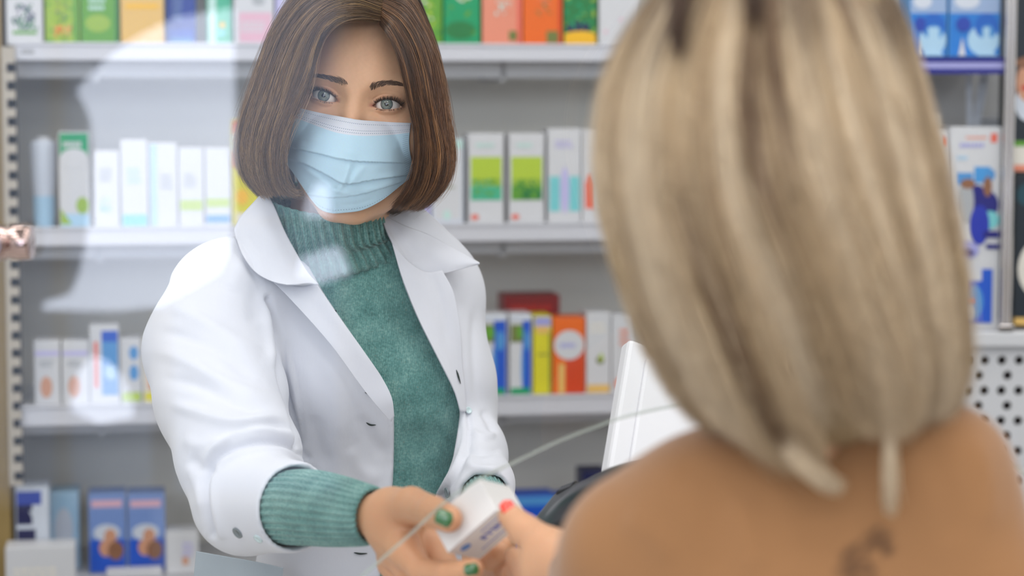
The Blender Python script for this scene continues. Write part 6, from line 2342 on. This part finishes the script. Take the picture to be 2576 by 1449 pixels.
# ================================================================== counter, glass screen, till, card terminal
M_CTR = mat('counter_laminate', (214, 212, 208), 0.35, vary=0.03, vary_scale=10)
ct = empty('counter', (0.1, 1.82, 0), 'white sales counter between the two women, below the glass screen', 'counter')
CT = 1.07
b = MB()
b.bbox(-1.3, 1.35, 1.60, 2.03, CT - 0.035, CT, 0.004)
b.build('worktop', M_CTR, ct)
b = MB()
b.bbox(-1.28, 1.33, 1.64, 1.66, 0.0, CT - 0.035, 0.002)
b.box(-1.28, -1.26, 1.66, 2.0, 0.0, CT - 0.035)
b.box(1.31, 1.33, 1.66, 2.0, 0.0, CT - 0.035)
b.build('front_panel', M_WHITE, ct)



def G(px, py):
    r = (px - 1288.0) / FPX * AX_R + (724.5 - py) / FPX * AX_U + AX_F
    p = CAM + GY / r[1] * r
    return (float(p[0]), float(p[2]))


edge = [(690, 1700), (770, 1600), (850, 1515), (900, 1465), (954, 1418), (1040, 1343), (1121, 1268), (1204, 1211), (1290, 1170), (1400, 1117), (1500, 1078), (1560, 1057), (1700, 1026), (1900, 1010), (2120, 1012), (2350, 1060), (2560, 1180), (2720, 1400), (2780, 1700)]
arc = spline([G(*p) for p in edge], 90)
CG = CT + 0.0008
arc[0, 1] = arc[-1, 1] = CG
arc[:, 1] = np.maximum(arc[:, 1], CG)
gx0, gx1, gz1 = -0.78, 0.95, 2.05
loop = [(gx0, CG)] + [tuple(p) for p in arc] + [(gx1, CG), (gx1, gz1), (gx0, gz1)]
loop = np.array(loop)


def inset(pts, d):
    n = len(pts)
    out = []
    for i in range(n):
        a, b_, c = pts[i - 1], pts[i], pts[(i + 1) % n]
        e1, e2 = (b_ - a), (c - b_)
        e1 = e1 / max(np.linalg.norm(e1), 1e-9)
        e2 = e2 / max(np.linalg.norm(e2), 1e-9)
        nn = np.array([-(e1 + e2)[1], (e1 + e2)[0]])
        nn /= max(np.linalg.norm(nn), 1e-9)
        k = 1.0 / max(0.4, abs(nn @ np.array([-e1[1], e1[0]])))
        out.append(b_ + nn * d * k)
    return np.array(out)


inn = inset(loop, 0.0026)
bm = bmesh.new()
TH = 0.006
vf = [bm.verts.new((p[0], GY, p[1])) for p in inn]
vm = [bm.verts.new((p[0], GY + 0.002, p[1])) for p in loop]
vb = [bm.verts.new((p[0], GY + TH, p[1])) for p in loop]
n = len(loop)
for a, b_ in ((vf, vm), (vm, vb)):
    for i in range(n):
        f = bm.faces.new((a[i], b_[i], b_[(i + 1) % n], a[(i + 1) % n]))
        f.material_index = 1
for ring in (vf, vb):
    es = [bm.edges.get((ring[i], ring[(i + 1) % n])) for i in range(n)]
    r = bmesh.ops.triangle_fill(bm, edges=es, use_beauty=True)
bmesh.ops.recalc_face_normals(bm, faces=bm.faces)
me = bpy.data.meshes.new('glass_screen')
bm.to_mesh(me)
bm.free()


def pane_mat():
    m, nt, b_ = new_mat('clear_glass')
    nt.nodes.remove(b_)
    N, Lk = nt.nodes, nt.links
    tr = N.new('ShaderNodeBsdfTransparent')
    tr.inputs[0].default_value = (0.985, 0.992, 0.99, 1)
    gl = N.new('ShaderNodeBsdfGlossy')
    gl.inputs['Roughness'].default_value = 0.0
    fr = N.new('ShaderNodeFresnel')
    fr.inputs['IOR'].default_value = 1.5
    geo = N.new('ShaderNodeNewGeometry')
    mx = N.new('ShaderNodeMixShader')
    # the same mirror strength from either side of each face of the thin pane
    ior = N.new('ShaderNodeMix')
    ior.data_type = 'FLOAT'
    ior.inputs[2].default_value = 1.5
    ior.inputs[3].default_value = 1 / 1.5
    Lk.new(geo.outputs['Backfacing'], ior.inputs[0])
    Lk.new(ior.outputs[0], fr.inputs['IOR'])
    Lk.new(fr.outputs[0], mx.inputs[0])
    Lk.new(tr.outputs[0], mx.inputs[1])
    Lk.new(gl.outputs[0], mx.inputs[2])
    Lk.new(mx.outputs[0], N['Material Output'].inputs[0])
    return m


def edge_mat():
    m, nt, b_ = new_mat('polished_glass_edge')
    N, Lk = nt.nodes, nt.links
    b_.inputs['Base Color'].default_value = (*lin((196, 212, 204)), 1)
    b_.inputs['Roughness'].default_value = 0.15
    b_.inputs['Coat Weight'].default_value = 0.6
    tr = N.new('ShaderNodeBsdfTransparent')
    mx = N.new('ShaderNodeMixShader')
    mx.inputs[0].default_value = 0.6
    Lk.new(tr.outputs[0], mx.inputs[1])
    Lk.new(b_.outputs[0], mx.inputs[2])
    Lk.new(mx.outputs[0], N['Material Output'].inputs[0])
    return m


gs = link('glass_screen', me, None, [pane_mat(), edge_mat()])
tag(gs, 'clear glass screen with an arched hand opening, standing on the sales counter', 'glass screen')

# chrome fitting at the screen's side
M_CLAMP = mat('clamp_chrome', (172, 150, 144), 0.06, metal=1.0)


def chrome_fit():
    t = empty('glass_clamp', (G(30, 607)[0], GY, G(30, 607)[1] - 0.013), 'polished chrome clamp on the glass screen near the slotted upright', 'clamp')
    x0, z0 = G(90, 607)
    x1, _ = G(22, 607)
    yy = GY - 0.0136
    b = MB()
    prof = [(x0 + 0.0, 0.0118), (x0 - 0.001, 0.0129), (x0 - 0.003, 0.0134), (x1 + 0.006, 0.0134), (x1 + 0.004, 0.0122), (x1 + 0.002, 0.0122), (x1, 0.0134), (x1 - 0.012, 0.0134)]
    b.tube([(x, yy, z0) for x, r in prof], [r for x, r in prof], 40)
    b.build('barrel', M_CLAMP, t, True)
    b = MB()
    xc = x1 - 0.008
    prof = [(yy - 0.006, 0.0118), (yy - 0.0075, 0.0108), (yy - 0.008, 0.008), (yy - 0.0075, 0.004)]
    b.tube([(xc, yy - 0.018, z0 - 0.001), (xc, yy - 0.019, z0 - 0.001), (xc, yy - 0.0194, z0 - 0.001)], [0.0115, 0.0112, 0.009], 36)
    b.tube([(xc, yy, z0 - 0.001), (xc, yy - 0.018, z0 - 0.001)], [0.0112, 0.0115], 36)
    b.build('cap', M_CLAMP, t, True)
    b = MB()
    b.tube([(x0 - 0.014, GY + TH + 0.0004, z0), (x0 - 0.014, GY + TH + 0.008, z0)], 0.011, 28)
    b.build('bolt', M_CLAMP, t, True)


chrome_fit()

# white till screen seen from behind
M_TILL = mat('till_plastic', (222, 222, 226), 0.4, vary=0.02)
tl = P(1584, 850, 2.03)
bl = P(1530, 1180, 1.965)
tr_ = P(2030, 832, 2.12)
uz = tl - bl
HZ_ = float(np.linalg.norm(uz))
uz = uz / HZ_
ux = tr_ - tl
ux = ux - (ux @ uz) * uz
WX = float(np.linalg.norm(ux))
ux = ux / WX
uy = np.cross(uz, ux)
if uy[1] < 0:
    uy = -uy
tf = lambda p: bl + p[0] * ux + p[1] * uy + p[2] * uz
ti = empty('till_screen', (float(tf((WX / 2, 0.03, 0))[0]), float(tf((WX / 2, 0.03, 0))[1]), CT), 'white till screen seen from behind, beside the blond hair', 'till screen')
b = MB(tf)
b.bbox(0, WX, 0, 0.018, 0, HZ_, 0.004)
b.bbox(0.018, WX - 0.018, -0.003, 0.002, 0.012, HZ_ - 0.014, 0.0028)
b.build('housing', M_TILL, ti)
b = MB(tf)
b.bbox(-0.004, WX, -0.002, 0.024, -0.028, -0.0005, 0.003)
b.build('lower_bezel', M_TILL, ti)
b = MB(tf)
b.box(0.012, WX - 0.012, 0.018, 0.0186, 0.014, HZ_ - 0.014)
b.build('display', mat('dark_display', (16, 18, 22), 0.1), ti)
fo = tf((WX * 0.78, 0.012, -0.028))
b = MB()
b.tube([(fo[0], fo[1], fo[2] + 0.004), (fo[0], fo[1] + 0.01, CT + 0.012)], 0.022, 20)
b.build('stem', M_TILL, ti, True)
b = MB()
b.bbox(fo[0] - 0.065, fo[0] + 0.065, fo[1] - 0.06, fo[1] + 0.07, CT + 0.0008, CT + 0.014, 0.004)
b.build('foot', M_TILL, ti)

# black card terminal on a small stand
tc_ = P(1514, 1287, 1.885)
tx = P(1520, 1288, 1.84) - P(1340, 1350, 1.90)
tx = tx / np.linalg.norm(tx)
tn_ = np.array([-0.15, -0.45, 0.88])
tn_ = tn_ - (tn_ @ tx) * tx
tn_ /= np.linalg.norm(tn_)
ty = np.cross(tn_, tx)
M_BLK = mat('black_plastic', (14, 14, 17), 0.3, spec=0.35, bump=(700, 0.15, 0.0004))
M_KEY = mat('grey_key', (120, 122, 126), 0.4)
te = empty('card_terminal', (float(tc_[0]), float(tc_[1]), CT), 'black card terminal with glossy edges on the counter, behind the handed carton', 'card terminal')


def term(p):
    q = np.stack([p[..., 0], p[..., 1], p[..., 2]], -1)
    b_ = np.array([72, 34, 7], np.float32)
    a = np.abs(q - np.stack([0 * q[..., 0], 0 * q[..., 0], 5 * np.cos(q[..., 0] / 72 * 1.2)], -1)) - b_
    d = np.sqrt((np.maximum(a, 0) ** 2).sum(-1)) + np.minimum(a.max(-1), 0) - 9
    d = smin(d, el(q, (20, 0, 12), (66, 36, 20)), 12)
    return d


v, q = nets(term, (-96, -56, -36), (96, 56, 52), 2.2)
tfm = lambda m: tc_ + (m[..., 0:1] * tx + m[..., 1:2] * ty + m[..., 2:3] * tn_) / 1100.0
link('casing', mesh_np('casing', tfm(v), q[:, ::-1]), te, M_BLK, True)
b = MB(lambda p: tfm(np.array(p) * 1.0))
for i in range(4):
    for j in range(3):
        b.bbox(-62 + i * 13, -53 + i * 13, -15 + j * 11, -7 + j * 11, -18.5, -14.5, 1.0)
b.build('keypad', M_KEY, te)
b = MB(lambda p: tfm(np.array(p) * 1.0))
b.bbox(0, 34, -16, 16, -19, -15, 1.5)
b.build('display', mat('terminal_display', (60, 64, 70), 0.15, coat=0.3), te)
b = MB(lambda p: tfm(np.array(p) * 1.0))
b.bbox(-70, -46, 30, 44, 10, 20, 3.0)
b.build('latch', M_BLK, te)
b = MB()
b.tube([tuple(tfm(np.array([0.0, 0, -14]))), (float(tc_[0]), float(tc_[1]) + 0.01, CT + 0.01)], 0.014, 16)
b.bbox(tc_[0] - 0.05, tc_[0] + 0.05, tc_[1] - 0.04, tc_[1] + 0.05, CT + 0.0008, CT + 0.012, 0.003)
b.build('stand', M_BLK, te)
# ================================================================== clothing, hair, eyes belong to their person
def adopt(o, parent):
    mw = parent_world(o) if o.parent is not None else o.matrix_basis.copy()
    o.parent = parent
    o.matrix_parent_inverse = Matrix.Identity(4)
    o.matrix_basis = parent_world(parent).inverted() @ mw


for o in list(COL.objects):
    if o.get('_p') is not None:
        k = o['_p']
        del o['_p']
        adopt(o, {1: pharm}[k])
    elif o.get('_k') is not None:
        del o['_k']
        adopt(o, cust)
    elif o.get('_m') is not None:
        del o['_m']
        adopt(o, fm)
    elif o.get('_c') is not None:
        del o['_c']
        adopt(o, coat)
    elif o.get('_w') is not None:
        del o['_w']
        adopt(o, sweater)
# ================================================================== every one-mesh thing gets its origin at its own base
for o in list(COL.objects):
    if o.type == 'MESH' and o.parent is None and o.get('kind') != 'structure' and o.matrix_basis == Matrix.Identity(4):
        n = len(o.data.vertices)
        co = np.empty(n * 3, np.float32)
        o.data.vertices.foreach_get('co', co)
        co = co.reshape(-1, 3)
        c = (co.min(0) + co.max(0)) / 2
        c[2] = co[:, 2].min()
        kids = [(k, k.matrix_basis.copy()) for k in o.children]
        o.data.vertices.foreach_set('co', (co - c).ravel())
        o.data.update()
        o.location = c
        for k, mb in kids:
            k.matrix_basis = Matrix.Translation(Vector((-c).tolist())) @ mb
